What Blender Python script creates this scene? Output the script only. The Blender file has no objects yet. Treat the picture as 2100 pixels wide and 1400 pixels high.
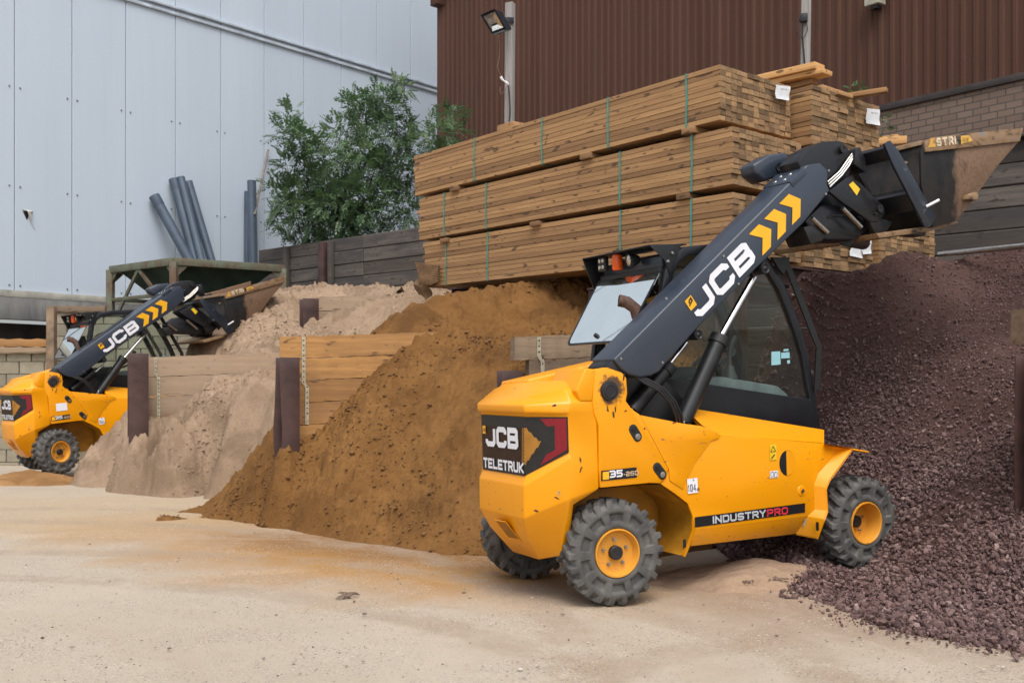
import bpy, bmesh, math, random
import numpy as np
from mathutils import Vector, Matrix
random.seed(7); RNG = np.random.default_rng(7)
SC = bpy.context.scene; COL = SC.collection; R = math.radians
# ------------------------------------------------------------------ camera
FPX, CXP, HYP, CAMH = 2100.0, 1050.0, 790.0, 1.43
cd = bpy.data.cameras.new('camera'); cam = bpy.data.objects.new('camera', cd); COL.objects.link(cam)
cam.location = (0, 0, CAMH); cam.rotation_euler = (R(90), 0, 0)
cd.sensor_width = 36; cd.lens = 36 * FPX / 2100; cd.shift_y = (HYP - 700) / 2100.0; cd.clip_end = 500; cd.clip_start = 0.05
cd.dof.use_dof = True; cd.dof.focus_distance = 7.0; cd.dof.aperture_fstop = 5.0
SC.camera = cam
# ------------------------------------------------------------------ sky and sun (overcast)
W = bpy.data.worlds.new('World'); SC.world = W; W.use_nodes = True
wt = W.node_tree; wt.nodes.clear()
sky = wt.nodes.new('ShaderNodeTexSky'); sky.sky_type = 'NISHITA'; sky.sun_disc = False
sky.sun_elevation = R(58); sky.sun_rotation = R(172); sky.air_density = 1.0; sky.dust_density = 4.0; sky.ozone_density = 1.0
hs = wt.nodes.new('ShaderNodeHueSaturation'); hs.inputs['Saturation'].default_value = 0.42
bg = wt.nodes.new('ShaderNodeBackground'); bg.inputs['Strength'].default_value = 0.145
wo = wt.nodes.new('ShaderNodeOutputWorld')
wt.links.new(sky.outputs[0], hs.inputs['Color']); wt.links.new(hs.outputs[0], bg.inputs[0]); wt.links.new(bg.outputs[0], wo.inputs[0])
sl = bpy.data.lights.new('sun', 'SUN'); sl.energy = 1.2; sl.angle = R(36); sl.color = (1, .95, .88)
so = bpy.data.objects.new('sun', sl); COL.objects.link(so)
so.rotation_euler = (R(30), 0, R(8))
SC.view_settings.view_transform = 'Standard'; SC.view_settings.look = 'None'
SC.view_settings.exposure = 0.55; SC.view_settings.gamma = 1.0
try:
    SC.cycles.max_bounces = 6; SC.cycles.transparent_max_bounces = 12; SC.cycles.use_denoising = True
except Exception: pass
# ------------------------------------------------------------------ helpers
def at(px, py, d): return Vector(((px - CXP) / FPX * d, d, CAMH + (HYP - py) / FPX * d))
def ray(px, py): return Vector(((px - CXP) / FPX, 1.0, (HYP - py) / FPX))
CAMP = Vector((0, 0, CAMH))
def link(name, me, mats, parent=None):
    o = bpy.data.objects.new(name, me); COL.objects.link(o)
    if mats is not None:
        for m in (mats if isinstance(mats, (list, tuple)) else [mats]): me.materials.append(m)
    if parent is not None: o.parent = parent
    return o
def tag(o, label=None, cat=None, group=None, kind=None):
    if label: o['label'] = label
    if cat: o['category'] = cat
    if group: o['group'] = group
    if kind: o['kind'] = kind
    return o
def empty(name, M, label=None, cat=None, group=None):
    o = bpy.data.objects.new(name, None); COL.objects.link(o); o.empty_display_size = .2
    if isinstance(M, Matrix): o.matrix_world = M
    else: o.location = M
    return tag(o, label, cat, group)
def copy_tree(o, parent=None):
    c = o.copy(); COL.objects.link(c)
    if parent is not None: c.parent = parent
    for ch in list(o.children): copy_tree(ch, c)
    return c
class MB:
    """collects shapes, links them as one mesh object"""
    def __init__(s): s.bm = bmesh.new(); s.mi = 0; s.off = Vector((0, 0, 0))
    def _f(s, vs):
        try:
            f = s.bm.faces.new(vs); f.material_index = s.mi; return f
        except ValueError: return None
    def v(s, p): return s.bm.verts.new(Vector(p))
    def face(s, pts): return s._f([s.v(p) for p in pts])
    def box(s, c, h, M=None):
        vs = []
        for x in (-1, 1):
            for y in (-1, 1):
                for z in (-1, 1):
                    p = Vector((x * h[0], y * h[1], z * h[2]))
                    if M is not None: p = M @ p
                    vs.append(s.v(p + Vector(c)))
        for q in ((0, 1, 3, 2), (4, 6, 7, 5), (0, 4, 5, 1), (2, 3, 7, 6), (0, 2, 6, 4), (1, 5, 7, 3)): s._f([vs[i] for i in q])
        return vs
    def hexa(s, p):  # 8 points: bottom 4 loop, top 4 loop
        vs = [s.v(q) for q in p]
        for q in ((3, 2, 1, 0), (4, 5, 6, 7), (0, 1, 5, 4), (1, 2, 6, 5), (2, 3, 7, 6), (3, 0, 4, 7)): s._f([vs[i] for i in q])
    def loft(s, rings, close=True, cap0=True, cap1=True):
        rs = [[s.v(p) for p in r] for r in rings]; n = len(rs[0])
        for a, b in zip(rs, rs[1:]):
            for i in range(n if close else n - 1):
                j = (i + 1) % n; s._f([a[i], a[j], b[j], b[i]])
        if cap0: s._f(rs[0][::-1])
        if cap1: s._f(rs[-1])
    def prism(s, pts, y0, y1):  # pts (x,z), extruded along y
        s.loft([[(x, y0, z) for x, z in pts], [(x, y1, z) for x, z in pts]])
    def tube(s, pts, r, n=10, cap=True):
        pts = [Vector(p) for p in pts]; m = len(pts)
        rr = r if isinstance(r, (list, tuple)) else [r] * m
        up = None; rings = []
        for i in range(m):
            t = (pts[min(i + 1, m - 1)] - pts[max(i - 1, 0)]).normalized()
            if up is None:
                up = t.orthogonal().normalized()
            up = (up - t * up.dot(t)).normalized(); b = t.cross(up)
            rings.append([pts[i] + (up * math.cos(2 * math.pi * k / n) + b * math.sin(2 * math.pi * k / n)) * rr[i] for k in range(n)])
        s.loft(rings, True, cap, cap)
    def bar(s, pts, w, t, side):  # flat bar along path; side = width direction
        pts = [Vector(p) for p in pts]; m = len(pts); rings = []
        for i in range(m):
            d = (pts[min(i + 1, m - 1)] - pts[max(i - 1, 0)]).normalized()
            sd = Vector(side); sd = (sd - d * sd.dot(d)).normalized(); nn = d.cross(sd)
            rings.append([pts[i] + sd * (a * w / 2) + nn * (b * t / 2) for a, b in ((-1, -1), (1, -1), (1, 1), (-1, 1))])
        s.loft(rings)
    def lathe(s, prof, c, axis, n=32, ang0=0.0):  # prof: (r, h) along axis from c
        ax = Vector(axis).normalized(); u = ax.orthogonal().normalized(); w = ax.cross(u); rings = []
        for r, h in prof:
            rings.append([Vector(c) + ax * h + (u * math.cos(2 * math.pi * k / n + ang0) + w * math.sin(2 * math.pi * k / n + ang0)) * max(r, 1e-4) for k in range(n)])
        s.loft(rings, True, False, False)
    def build(s, name, mats, parent=None, bevel=0.0, seg=2, smooth=35, off=(0, 0, 0)):
        bm = s.bm
        bmesh.ops.recalc_face_normals(bm, faces=bm.faces[:])
        if bevel > 0:
            bmesh.ops.remove_doubles(bm, verts=bm.verts[:], dist=1e-5)
            es = [e for e in bm.edges if len(e.link_faces) == 2 and e.calc_face_angle(0) > R(22)]
            try: bmesh.ops.bevel(bm, geom=es, offset=bevel, segments=seg, affect='EDGES', profile=.5, clamp_overlap=True)
            except Exception as ex: print('bevel', name, ex)
        if any(off): bmesh.ops.translate(bm, vec=Vector(off), verts=bm.verts[:])
        me = bpy.data.meshes.new(name); bm.to_mesh(me); bm.free()
        if smooth:
            me.polygons.foreach_set('use_smooth', [True] * len(me.polygons))
            try: me.set_sharp_from_angle(angle=R(smooth))
            except Exception: pass
        return link(name, me, mats, parent)
def np_mesh(name, V, F, mats, parent=None, smooth=True, attr=None):
    V = np.asarray(V, np.float32); F = np.asarray(F, np.int32); k = F.shape[1]
    me = bpy.data.meshes.new(name); me.vertices.add(len(V)); me.vertices.foreach_set('co', V.ravel())
    me.loops.add(F.size); me.loops.foreach_set('vertex_index', F.ravel())
    me.polygons.add(len(F)); me.polygons.foreach_set('loop_start', np.arange(0, F.size, k, dtype=np.int32))
    try: me.polygons.foreach_set('loop_total', np.full(len(F), k, np.int32))
    except Exception: pass
    if attr:
        for nm, arr in attr.items():
            a = me.attributes.new(nm, 'FLOAT', 'POINT'); a.data.foreach_set('value', np.asarray(arr, np.float32))
    me.update(calc_edges=True); me.validate()
    me.polygons.foreach_set('use_smooth', [smooth] * len(me.polygons))
    return link(name, me, mats, parent)
_T = np.random.default_rng(3).random((256, 256))
def vnoise(x, y):
    xi = np.floor(x).astype(int); yi = np.floor(y).astype(int); fx = x - xi; fy = y - yi
    fx = fx * fx * (3 - 2 * fx); fy = fy * fy * (3 - 2 * fy)
    g = lambda a, b: _T[a % 256, b % 256]
    return (g(xi, yi) * (1 - fx) + g(xi + 1, yi) * fx) * (1 - fy) + (g(xi, yi + 1) * (1 - fx) + g(xi + 1, yi + 1) * fx) * fy
def fbm(x, y, s, o=4, seed=0, billow=False):
    r = 0; a = 1.0; t = 0
    for i in range(o):
        n = vnoise(x * s + seed * 17.3 + i * 31.7, y * s + seed * 9.1 + i * 11.3)
        if billow: n = abs(2 * n - 1)
        r = r + a * n; t += a; a *= .5; s *= 2.03
    return r / t - (.5 if not billow else .3)
# ------------------------------------------------------------------ materials
class NT:
    def __init__(s, name):
        s.m = bpy.data.materials.new(name); s.m.use_nodes = True; s.t = s.m.node_tree; s.n = s.t.nodes
        s.p = s.n['Principled BSDF']; s.out = s.n['Material Output']; s._tc = None
    def tc(s, k='Object'):
        if s._tc is None: s._tc = s.n.new('ShaderNodeTexCoord')
        return s._tc.outputs[k]
    def L(s, a, b): s.t.links.new(a, b)
    def mapping(s, scale=(1, 1, 1), rot=(0, 0, 0), src=None):
        m = s.n.new('ShaderNodeMapping'); m.inputs['Scale'].default_value = scale; m.inputs['Rotation'].default_value = rot
        s.L(src or s.tc(), m.inputs['Vector']); return m.outputs[0]
    def noise(s, scale, detail=4, rough=.55, vec=None, dist=0):
        k = s.n.new('ShaderNodeTexNoise'); k.inputs['Scale'].default_value = scale; k.inputs['Detail'].default_value = detail
        k.inputs['Roughness'].default_value = rough; k.inputs['Distortion'].default_value = dist
        s.L(vec or s.tc(), k.inputs['Vector']); return k.outputs['Fac']
    def ramp(s, fac, stops, interp='LINEAR'):
        r = s.n.new('ShaderNodeValToRGB'); e = r.color_ramp.elements; r.color_ramp.interpolation = interp
        while len(e) < len(stops): e.new(.5)
        for i, (p, c) in enumerate(stops):
            e[i].position = p; e[i].color = (c[0], c[1], c[2], 1) if not isinstance(c, (int, float)) else (c, c, c, 1)
        s.L(fac, r.inputs[0]); return r.outputs[0]
    def mix(s, f, a, b, mode='MIX'):
        m = s.n.new('ShaderNodeMix'); m.data_type = 'RGBA'; m.blend_type = mode
        for v, i in ((f, 0), (a, 6), (b, 7)):
            if hasattr(v, 'is_linked') or hasattr(v, 'links'): s.L(v, m.inputs[i])
            elif i == 0: m.inputs[0].default_value = v
            else: m.inputs[i].default_value = (v[0], v[1], v[2], 1)
        return m.outputs[2]
    def math(s, op, a, b=0.0, c=None):
        m = s.n.new('ShaderNodeMath'); m.operation = op
        for i, v in enumerate((a, b) if c is None else (a, b, c)):
            if hasattr(v, 'links'): s.L(v, m.inputs[i])
            else: m.inputs[i].default_value = v
        return m.outputs[0]
    def sep(s, src=None):
        x = s.n.new('ShaderNodeSeparateXYZ'); s.L(src or s.tc(), x.inputs[0]); return x.outputs
    def attr(s, name):
        a = s.n.new('ShaderNodeAttribute'); a.attribute_name = name; return a.outputs['Fac']
    def base(s, c):
        if hasattr(c, 'links'): s.L(c, s.p.inputs['Base Color'])
        else: s.p.inputs['Base Color'].default_value = (c[0], c[1], c[2], 1)
        return s
    def rough(s, r):
        if hasattr(r, 'links'): s.L(r, s.p.inputs['Roughness'])
        else: s.p.inputs['Roughness'].default_value = r
        return s
    def metal(s, v): s.p.inputs['Metallic'].default_value = v; return s
    def bump(s, h, strength=.3, dist=.01):
        b = s.n.new('ShaderNodeBump'); b.inputs['Strength'].default_value = strength; b.inputs['Distance'].default_value = dist
        s.L(h, b.inputs['Height']); s.L(b.outputs[0], s.p.inputs['Normal']); return s
def simple(name, c, rough=.5, metal=0.0, vary=.25, scale=12, bump=0.0, bs=60):
    t = NT(name); n = t.noise(scale, 5)
    lo = tuple(v * (1 - vary) for v in c); hi = tuple(min(1, v * (1 + vary)) for v in c)
    t.base(t.ramp(n, [(.3, lo), (.7, hi)])).rough(rough).metal(metal)
    if bump: t.bump(t.noise(bs, 4), bump, .004)
    return t.m
def paint(name, c, rough=.32, dirt=(.16, .12, .08), amt=.35, chips=.66, chipc=(.03, .025, .02)):
    t = NT(name)
    a = t.noise(2.2, 6, .6); b = t.noise(26, 5, .7); g = t.noise(5, 2)
    col = t.mix(t.ramp(a, [(.45, 0.0), (.8, amt)]), c, tuple(.72 * u + .28 * v for u, v in zip(c, dirt)))
    chip = t.math('MULTIPLY', t.ramp(b, [(chips, 0.0), (chips + .03, 1.0)]), t.ramp(g, [(.5, 0.0), (.6, 1.0)]))
    col = t.mix(chip, col, chipc)
    sm = t.noise(9, 6, .75, t.mapping((1, 1, .25)))
    col = t.mix(t.ramp(sm, [(.55, 0.0), (.8, amt * .6)]), col, dirt)
    if name == 'yellow_paint':   # grease round the boom pivot, rubbed-in dust low down, scrapes
        ds = t.n.new('ShaderNodeVectorMath'); ds.operation = 'DISTANCE'; ds.inputs[1].default_value = (.02, .05, 1.398); t.L(t.tc(), ds.inputs[0])
        gz_ = t.math('ADD', ds.outputs['Value'], t.math('MULTIPLY', t.math('SUBTRACT', t.noise(16, 5, .7), .5), .16))
        col = t.mix(t.ramp(gz_, [(.075, .92), (.105, 0.0)]), col, (.022, .015, .010))
        zz = t.sep()[2]; dz = t.math('ADD', zz, t.math('MULTIPLY', t.noise(3.5, 6, .7), .9)); col = t.mix(t.ramp(dz, [(.52, .40), (.85, 0.0)]), col, (.40, .24, .08))
        scr = t.noise(11, 6, .72, t.mapping((1, 1, 3.2), (.3, .2, .5))); pm_ = t.ramp(t.noise(2.6, 3), [(.50, 0.0), (.58, 1.0)]); col = t.mix(t.math('MULTIPLY', t.ramp(scr, [(.635, 0.0), (.655, .9)]), pm_), col, (.16, .11, .07))
    t.base(col).rough(t.ramp(a, [(.3, rough), (.8, rough + .2)]))
    t.p.inputs['Coat Weight'].default_value = .25; t.p.inputs['Coat Roughness'].default_value = .15
    t.bump(t.noise(180, 2), .03, .002)
    return t.m
M = {}
M['yellow'] = paint('yellow_paint', (.80, .312, .0008), .30, (.50, .24, .03), .22); M['yellow'].node_tree.nodes['Principled BSDF'].inputs['Specular IOR Level'].default_value = .38; M['yellow'].node_tree.nodes['Principled BSDF'].inputs['Coat Weight'].default_value = .12
M['boomgrey'] = paint('boom_grey_paint', (.024, .034, .053), .34, (.10, .09, .08), .35, .69, (.08, .07, .06))
M['black'] = simple('black_paint', (.010, .011, .013), .42, 0, .4, 8, .05)
M['blackdirty'] = paint('dirty_black_steel', (.0075, .0085, .0115), .40, (.075, .05, .033), .4, .64, (.06, .05, .045)); M['blackdirty'].node_tree.nodes['Principled BSDF'].inputs['Specular IOR Level'].default_value = .3
M['platesteel'] = paint('scratched_navy_steel', (.008, .013, .024), .36, (.05, .05, .055), .5, .60, (.10, .11, .13))
M['plastic'] = simple('black_plastic', (.012, .012, .013), .55, 0, .3, 20)
M['grille'] = simple('grille_panel', (.010, .0095, .009), .5, 0, .3, 30)
M['red'] = simple('red_reflector', (.20, .006, .014), .3, 0, .15, 60)
M['white'] = simple('white_decal', (.74, .75, .80), .45, 0, .06, 8)
M['greytext'] = simple('silver_decal', (.45, .47, .50), .4, 0, .08, 8)
M['redtext'] = simple('red_decal', (.55, .03, .05), .4, 0, .08, 8)
M['yellowdecal'] = simple('amber_decal', (.84, .42, .012), .4, 0, .06, 8)
M['blackdecal'] = simple('black_decal', (.008, .008, .01), .38, 0, .2, 8)
M['yellowsign'] = simple('yellow_sticker', (.75, .50, .02), .4, 0, .08, 8)
M['teal'] = simple('pale_blue_sticker', (.28, .55, .62), .5, 0, .06, 8)
M['chrome'] = simple('chrome', (.75, .76, .78), .12, 1.0, .05, 5)
M['steel'] = simple('bare_steel', (.42, .40, .37), .35, 1.0, .2, 40)
M['orange'] = simple('beacon_orange', (.75, .10, .006), .2, 0, .12, 30)
M['lens'] = simple('lamp_lens', (.55, .50, .40), .12, .6, .3, 60)
M['rust'] = simple('rusty_pipe', (.10, .055, .04), .8, .2, .5, 30, .2)
def glass(name, tint, spec=1.0):
    t = NT(name); n = t.n
    tr = n.new('ShaderNodeBsdfTransparent'); tr.inputs[0].default_value = (*tint, 1)
    gl = n.new('ShaderNodeBsdfGlossy'); gl.inputs['Roughness'].default_value = .015; gl.inputs[0].default_value = (.95, 1, 1, 1)
    lw = n.new('ShaderNodeLayerWeight'); lw.inputs['Blend'].default_value = .5; fr = t.math('ADD', .045, t.math('MULTIPLY', t.math('POWER', lw.outputs['Facing'], 4.0), .9))
    df = n.new('ShaderNodeBsdfDiffuse'); df.inputs[0].default_value = (.25, .27, .25, 1)
    dirt = t.ramp(t.noise(3, 6, .65), [(.4, .02), (.85, .12)])
    mx = n.new('ShaderNodeMixShader'); mx2 = n.new('ShaderNodeMixShader')
    k = t.math('MINIMUM', t.math('MULTIPLY', fr, spec), .93)
    t.L(k, mx.inputs[0]); t.L(tr.outputs[0], mx.inputs[1]); t.L(gl.outputs[0], mx.inputs[2])
    t.L(dirt, mx2.inputs[0]); t.L(mx.outputs[0], mx2.inputs[1]); t.L(df.outputs[0], mx2.inputs[2])
    t.L(mx2.outputs[0], t.out.inputs[0]); return t.m
M['glass'] = glass('tinted_glass', (.86, .93, .91))
M['glassrear'] = glass('rear_glass', (.60, .68, .68), 15.0)
# rubber with dust in the hollows
t = NT('tyre_rubber'); n1 = t.noise(7, 5); n2 = t.noise(60, 3)
t.base(t.mix(t.ramp(n1, [(.35, .1), (.7, .75)]), (.036, .036, .038), (.160, .152, .138))).rough(.75).bump(n2, .15, .004); M['tyre'] = t.m
# wood
def wood(name, c1, c2, grain=1.0, dark=(.06, .035, .02), stain=0.0, stainc=(.03, .03, .03), bump=.15):
    t = NT(name)
    r = t.attr('rnd')
    va = t.n.new('ShaderNodeVectorMath'); va.operation = 'ADD'
    cb = t.n.new('ShaderNodeCombineXYZ'); t.L(t.math('MULTIPLY', r, 37.0), cb.inputs[0]); t.L(t.math('MULTIPLY', r, 91.0), cb.inputs[1])
    t.L(t.tc(), va.inputs[0]); t.L(cb.outputs[0], va.inputs[1])
    v = t.mapping((.8 * grain, 14 * grain, 22 * grain), src=va.outputs[0])
    g = t.noise(2.2, 5, .6, v, .6); g2 = t.noise(7, 3, .6, v)
    kv = t.mapping((3.2, 9, 9), src=va.outputs[0]); kn = t.noise(2.0, 1, .4, kv)
    col = t.ramp(g, [(.3, c1), (.68, c2)])
    rr = t.ramp(r, [(0, (.62, .58, .55)), (.5, (1.0, .98, .95)), (1, (1.25, 1.25, 1.2))])
    col = t.mix(1.0, col, rr, 'MULTIPLY')
    col = t.mix(t.ramp(kn, [(.655, 0.0), (.71, .8)]), col, dark)
    col = t.mix(t.ramp(g2, [(.62, 0.0), (.75, .3)]), col, dark)
    if stain:
        sn = t.noise(1.3, 5, .65, t.mapping((.5, 1, 2.2), src=va.outputs[0]))
        col = t.mix(t.ramp(sn, [(.42, 0.0), (.62, stain)]), col, stainc)
    t.base(col).rough(.78).bump(t.math('ADD', g2, g), bump, .004); return t.m
M['timber'] = wood('treated_softwood', (.255, .139, .060), (.39, .232, .108))
t = NT('softwood_end_grain'); r = t.attr('rnd'); c_ = t.ramp(t.noise(22, 4, .6), [(.3, (.20, .118, .055)), (.7, (.315, .200, .102))])
t.base(t.mix(1.0, c_, t.ramp(r, [(0, .42), (.35, .8), (.7, 1.05), (1, 1.35)]), 'MULTIPLY')).rough(.85).bump(t.noise(60, 3), .2, .003); M['timberend'] = t.m
M['freshwood'] = wood('fresh_softwood', (.38, .20, .075), (.55, .32, .13))
M['sleeper'] = wood('orange_stained_sleeper', (.25, .125, .04), (.42, .22, .075), .5, (.08, .04, .02), .5, (.20, .11, .05))
M['sleeperpale'] = wood('sandy_sleeper', (.29, .205, .138), (.375, .275, .19), .5, (.17, .12, .08), .8, (.33, .24, .165))
M['sleepergrey'] = wood('weathered_sleeper', (.16, .115, .075), (.30, .22, .15), .5, (.06, .045, .03), .4, (.12, .085, .06))
M['darkboard'] = wood('weathered_dark_board', (.070, .060, .055), (.150, .128, .110), .5, (.03, .026, .024), .8, (.045, .042, .043))
M['greypost'] = wood('grey_weathered_post', (.22, .195, .18), (.36, .33, .31), .5, (.06, .05, .045))
M['bearer'] = wood('bearer_wood', (.17, .09, .04), (.26, .15, .07))
# sands
def sand(name, c1, c2, c3, sc=1.0):
    t = NT(name); a = t.noise(1.4 * sc, 6, .65); b = t.noise(30 * sc, 5, .7); c = t.noise(160, 3)
    col = t.ramp(a, [(.36, c1), (.64, c2)]); a2 = t.noise(.9 * sc, 5, .6, None, 1.2)
    col = t.mix(t.ramp(a2, [(.50, 0.0), (.62, .7)]), col, c3)
    col = t.mix(t.ramp(b, [(.45, 0.0), (.75, .5)]), col, c3)
    sp = t.noise(420, 1); col = t.mix(t.ramp(sp, [(.70, 0.0), (.74, .5)]), col, tuple(min(1, 1.7 * v) for v in c2))
    t.base(col).rough(.95); t.p.inputs['Specular IOR Level'].default_value = .15
    h = t.math('ADD', t.math('MULTIPLY', b, 1.0), t.math('MULTIPLY', c, .35)); t.bump(h, .55, .03); return t.m
M['osand'] = sand('brown_building_sand', (.155, .074, .0235), (.225, .113, .037), (.098, .047, .016))
M['lsand'] = sand('pale_sharp_sand', (.275, .195, .130), (.36, .262, .182), (.20, .138, .092))
M['oclod'] = simple('brown_sand_crumb', (.160, .079, .028), .95, 0, .3, 6); M['lclod'] = simple('pale_sand_crumb', (.32, .23, .155), .95, 0, .2, 6)
M['agg'] = sand('aggregate_fines', (.062, .034, .030), (.098, .057, .050), (.042, .023, .020))
t = NT('aggregate_stone'); r = t.attr('rnd')
col = t.ramp(r, [(0, (.062, .035, .034)), (.45, (.138, .082, .075)), (.85, (.225, .150, .138)), (1, (.31, .225, .20))])
t.base(col).rough(.9).bump(t.noise(90, 4), .3, .004); M['stone'] = t.m
M['spill'] = sand('orange_spilled_sand', (.27, .145, .058), (.36, .21, .095), (.20, .105, .042))
M['dust'] = sand('mixed_dust', (.30, .205, .14), (.38, .27, .185), (.20, .135, .10))
# ------------------------------------------------------------------ ground: dusty concrete yard
t = NT('dusty_concrete_yard'); P = t.tc()
S = t.sep()
def blob(cx_, cy_, rx, ry, rot=0.0):
    m = t.n.new('ShaderNodeMapping'); m.vector_type = 'TEXTURE'; m.inputs['Location'].default_value = (cx_, cy_, 0)
    m.inputs['Rotation'].default_value = (0, 0, rot); m.inputs['Scale'].default_value = (rx, ry, 1e3)
    t.L(P, m.inputs['Vector']); ln = t.n.new('ShaderNodeVectorMath'); ln.operation = 'LENGTH'; t.L(m.outputs[0], ln.inputs[0])
    wob = t.noise(1.1, 5, .6); d = t.math('ADD', ln.outputs['Value'], t.math('MULTIPLY', t.math('SUBTRACT', wob, .5), .9))
    return t.ramp(d, [(.40, 1.0), (1.05, 0.0)])
big = t.noise(.35, 4, .6); mid = t.noise(2.6, 6, .65); w1 = t.noise(.9, 5, .6)
arc = t.n.new('ShaderNodeVectorMath'); arc.operation = 'DISTANCE'; arc.inputs[1].default_value = (-4.2, 3.4, 0); t.L(P, arc.inputs[0])
ar = t.math('ADD', arc.outputs['Value'], t.math('MULTIPLY', w1, 1.6)); acv = t.n.new('ShaderNodeCombineXYZ'); t.L(t.math('MULTIPLY', ar, 3.0), acv.inputs[0]); t.L(t.math('MULTIPLY', w1, .6), acv.inputs[1])
streak = t.noise(1.0, 4, .6, acv.outputs[0])
col = t.ramp(big, [(.3, (.405, .345, .270)), (.7, (.47, .408, .330))])
col = t.mix(t.ramp(mid, [(.42, 0.0), (.8, .5)]), col, (.47, .405, .325))
ora = t.math('MAXIMUM', blob(-.9, 8.6, 3.5, 1.9, R(-28)), t.math('MULTIPLY', blob(-3.4, 10.4, 2.2, 1.6), .7))
col = t.mix(t.math('MULTIPLY', ora, 1.0), col, (.39, .210, .066))
col = t.mix(t.math('MULTIPLY', blob(-1.1, 9.0, 2.6, .85, R(-28)), .8), col, (.22, .108, .036))
yel = blob(-5.5, 11.6, 4.2, 2.6); col = t.mix(t.math('MULTIPLY', yel, .6), col, (.45, .335, .20))
brn = blob(2.6, 6.2, 2.2, 1.1, R(-25)); col = t.mix(t.math('MULTIPLY', brn, .7), col, (.26, .18, .125))
col = t.mix(t.ramp(streak, [(.50, 0.0), (.66, .22)]), col, (.36, .275, .195))
col = t.mix(t.ramp(streak, [(.30, .18), (.44, 0.0)]), col, (.60, .52, .42))
lite = blob(.2, 3.6, 2.4, 1.0, R(-12)); col = t.mix(t.math('MULTIPLY', lite, .45), col, (.52, .465, .40))
for cx_, cy_, rr_, wd_ in ((-5.2, 5.2, 5.55, .16), (-5.2, 5.2, 6.75, .16), (-4.0, 2.6, 5.0, .15), (-4.0, 2.6, 6.2, .15), (4.5, 1.2, 5.6, .15)):   # faint wheel tracks
    dv = t.n.new('ShaderNodeVectorMath'); dv.operation = 'DISTANCE'; dv.inputs[1].default_value = (cx_, cy_, 0); t.L(P, dv.inputs[0])
    dd = t.math('ABSOLUTE', t.math('SUBTRACT', t.math('ADD', dv.outputs['Value'], t.math('MULTIPLY', t.math('SUBTRACT', w1, .5), .25)), rr_))
    bn_ = t.math('MULTIPLY', t.ramp(dd, [(wd_ * .7, 1.0), (wd_ * 1.3, 0.0)]), t.ramp(t.noise(2.2, 4, .7), [(.36, 0.0), (.58, .60)])); col = t.mix(bn_, col, (.33, .255, .185))
def grit(scale, lo, hi, pick, amt):
    global col
    vo = t.n.new('ShaderNodeTexVoronoi'); vo.inputs['Scale'].default_value = scale; t.L(P, vo.inputs['Vector'])
    pb = t.ramp(vo.outputs['Distance'], [(lo, 1.0), (hi, 0.0)]); sc = t.n.new('ShaderNodeSeparateColor'); t.L(vo.outputs['Color'], sc.inputs[0])
    pm = t.math('MULTIPLY', pb, t.ramp(t.noise(1.5, 4, .6), [(.38, .15), (.6, 1.0)])); pm = t.math('MULTIPLY', pm, t.ramp(sc.outputs[1], [(pick, 0.0), (pick + .08, amt)]))
    col = t.mix(pm, col, t.ramp(sc.outputs[0], [(.0, (.13, .125, .13)), (.3, (.24, .20, .17)), (.6, (.38, .32, .27)), (.85, (.60, .55, .49)), (1, (.55, .43, .32))])); return pb
g1 = grit(38, .20, .34, .35, 1.0); g2 = grit(85, .24, .40, .15, .95)
fine = t.noise(150, 4, .75); col = t.mix(t.ramp(fine, [(.50, 0.0), (.70, .32)]), col, (.33, .26, .20))
t.base(col).rough(.93); t.p.inputs['Specular IOR Level'].default_value = .2
t.bump(t.math('ADD', t.math('ADD', t.math('MULTIPLY', mid, 1.5), fine), t.math('ADD', t.math('MULTIPLY', g1, .8), t.math('MULTIPLY', g2, .5))), .55, .008); M['yard'] = t.m
x = np.linspace(-9, 8, 341); y = np.linspace(0.5, 17, 331)
def ground():
    X, Y = np.meshgrid(np.concatenate([[-150, -40], x, [40, 150]]), np.concatenate([[-60, -10], y, [40, 200]]))
    w = np.exp(-np.maximum(0, np.abs(X) - 7)) * np.exp(-np.maximum(0, Y - 16))
    Z = (fbm(X, Y, .5, 3, 1) * .03 + fbm(X, Y, 4, 3, 2) * .008) * w
    # wheel tracks swinging round to the bays
    for (cx_, cy_, rad) in ((-4.2, 4.0, 4.6), (-4.2, 4.0, 5.7), (3, 2.0, 7.7)):
        d = np.hypot(X - cx_, Y - cy_) - rad
        Z -= .012 * np.exp(-(d / .16) ** 2) * w * (vnoise(X * .7, Y * .7) > .35)
    n, m = X.shape; V = np.stack([X, Y, Z], -1).reshape(-1, 3); I = np.arange(n * m).reshape(n, m)
    F = np.stack([I[:-1, :-1], I[:-1, 1:], I[1:, 1:], I[1:, :-1]], -1).reshape(-1, 4)
    tag(np_mesh('ground', V, F, M['yard']), kind='structure')
ground()
# ------------------------------------------------------------------ buildings
def vec2(deg): return Vector((math.cos(R(deg)), math.sin(R(deg)), 0))
def frame_mat(o, xdir, up=Vector((0, 0, 1))):
    xd = Vector(xdir).normalized(); yd = up.cross(xd).normalized(); zd = xd.cross(yd)
    m = Matrix((xd, yd, zd)).transposed().to_4x4(); m.translation = Vector(o); return m
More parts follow.
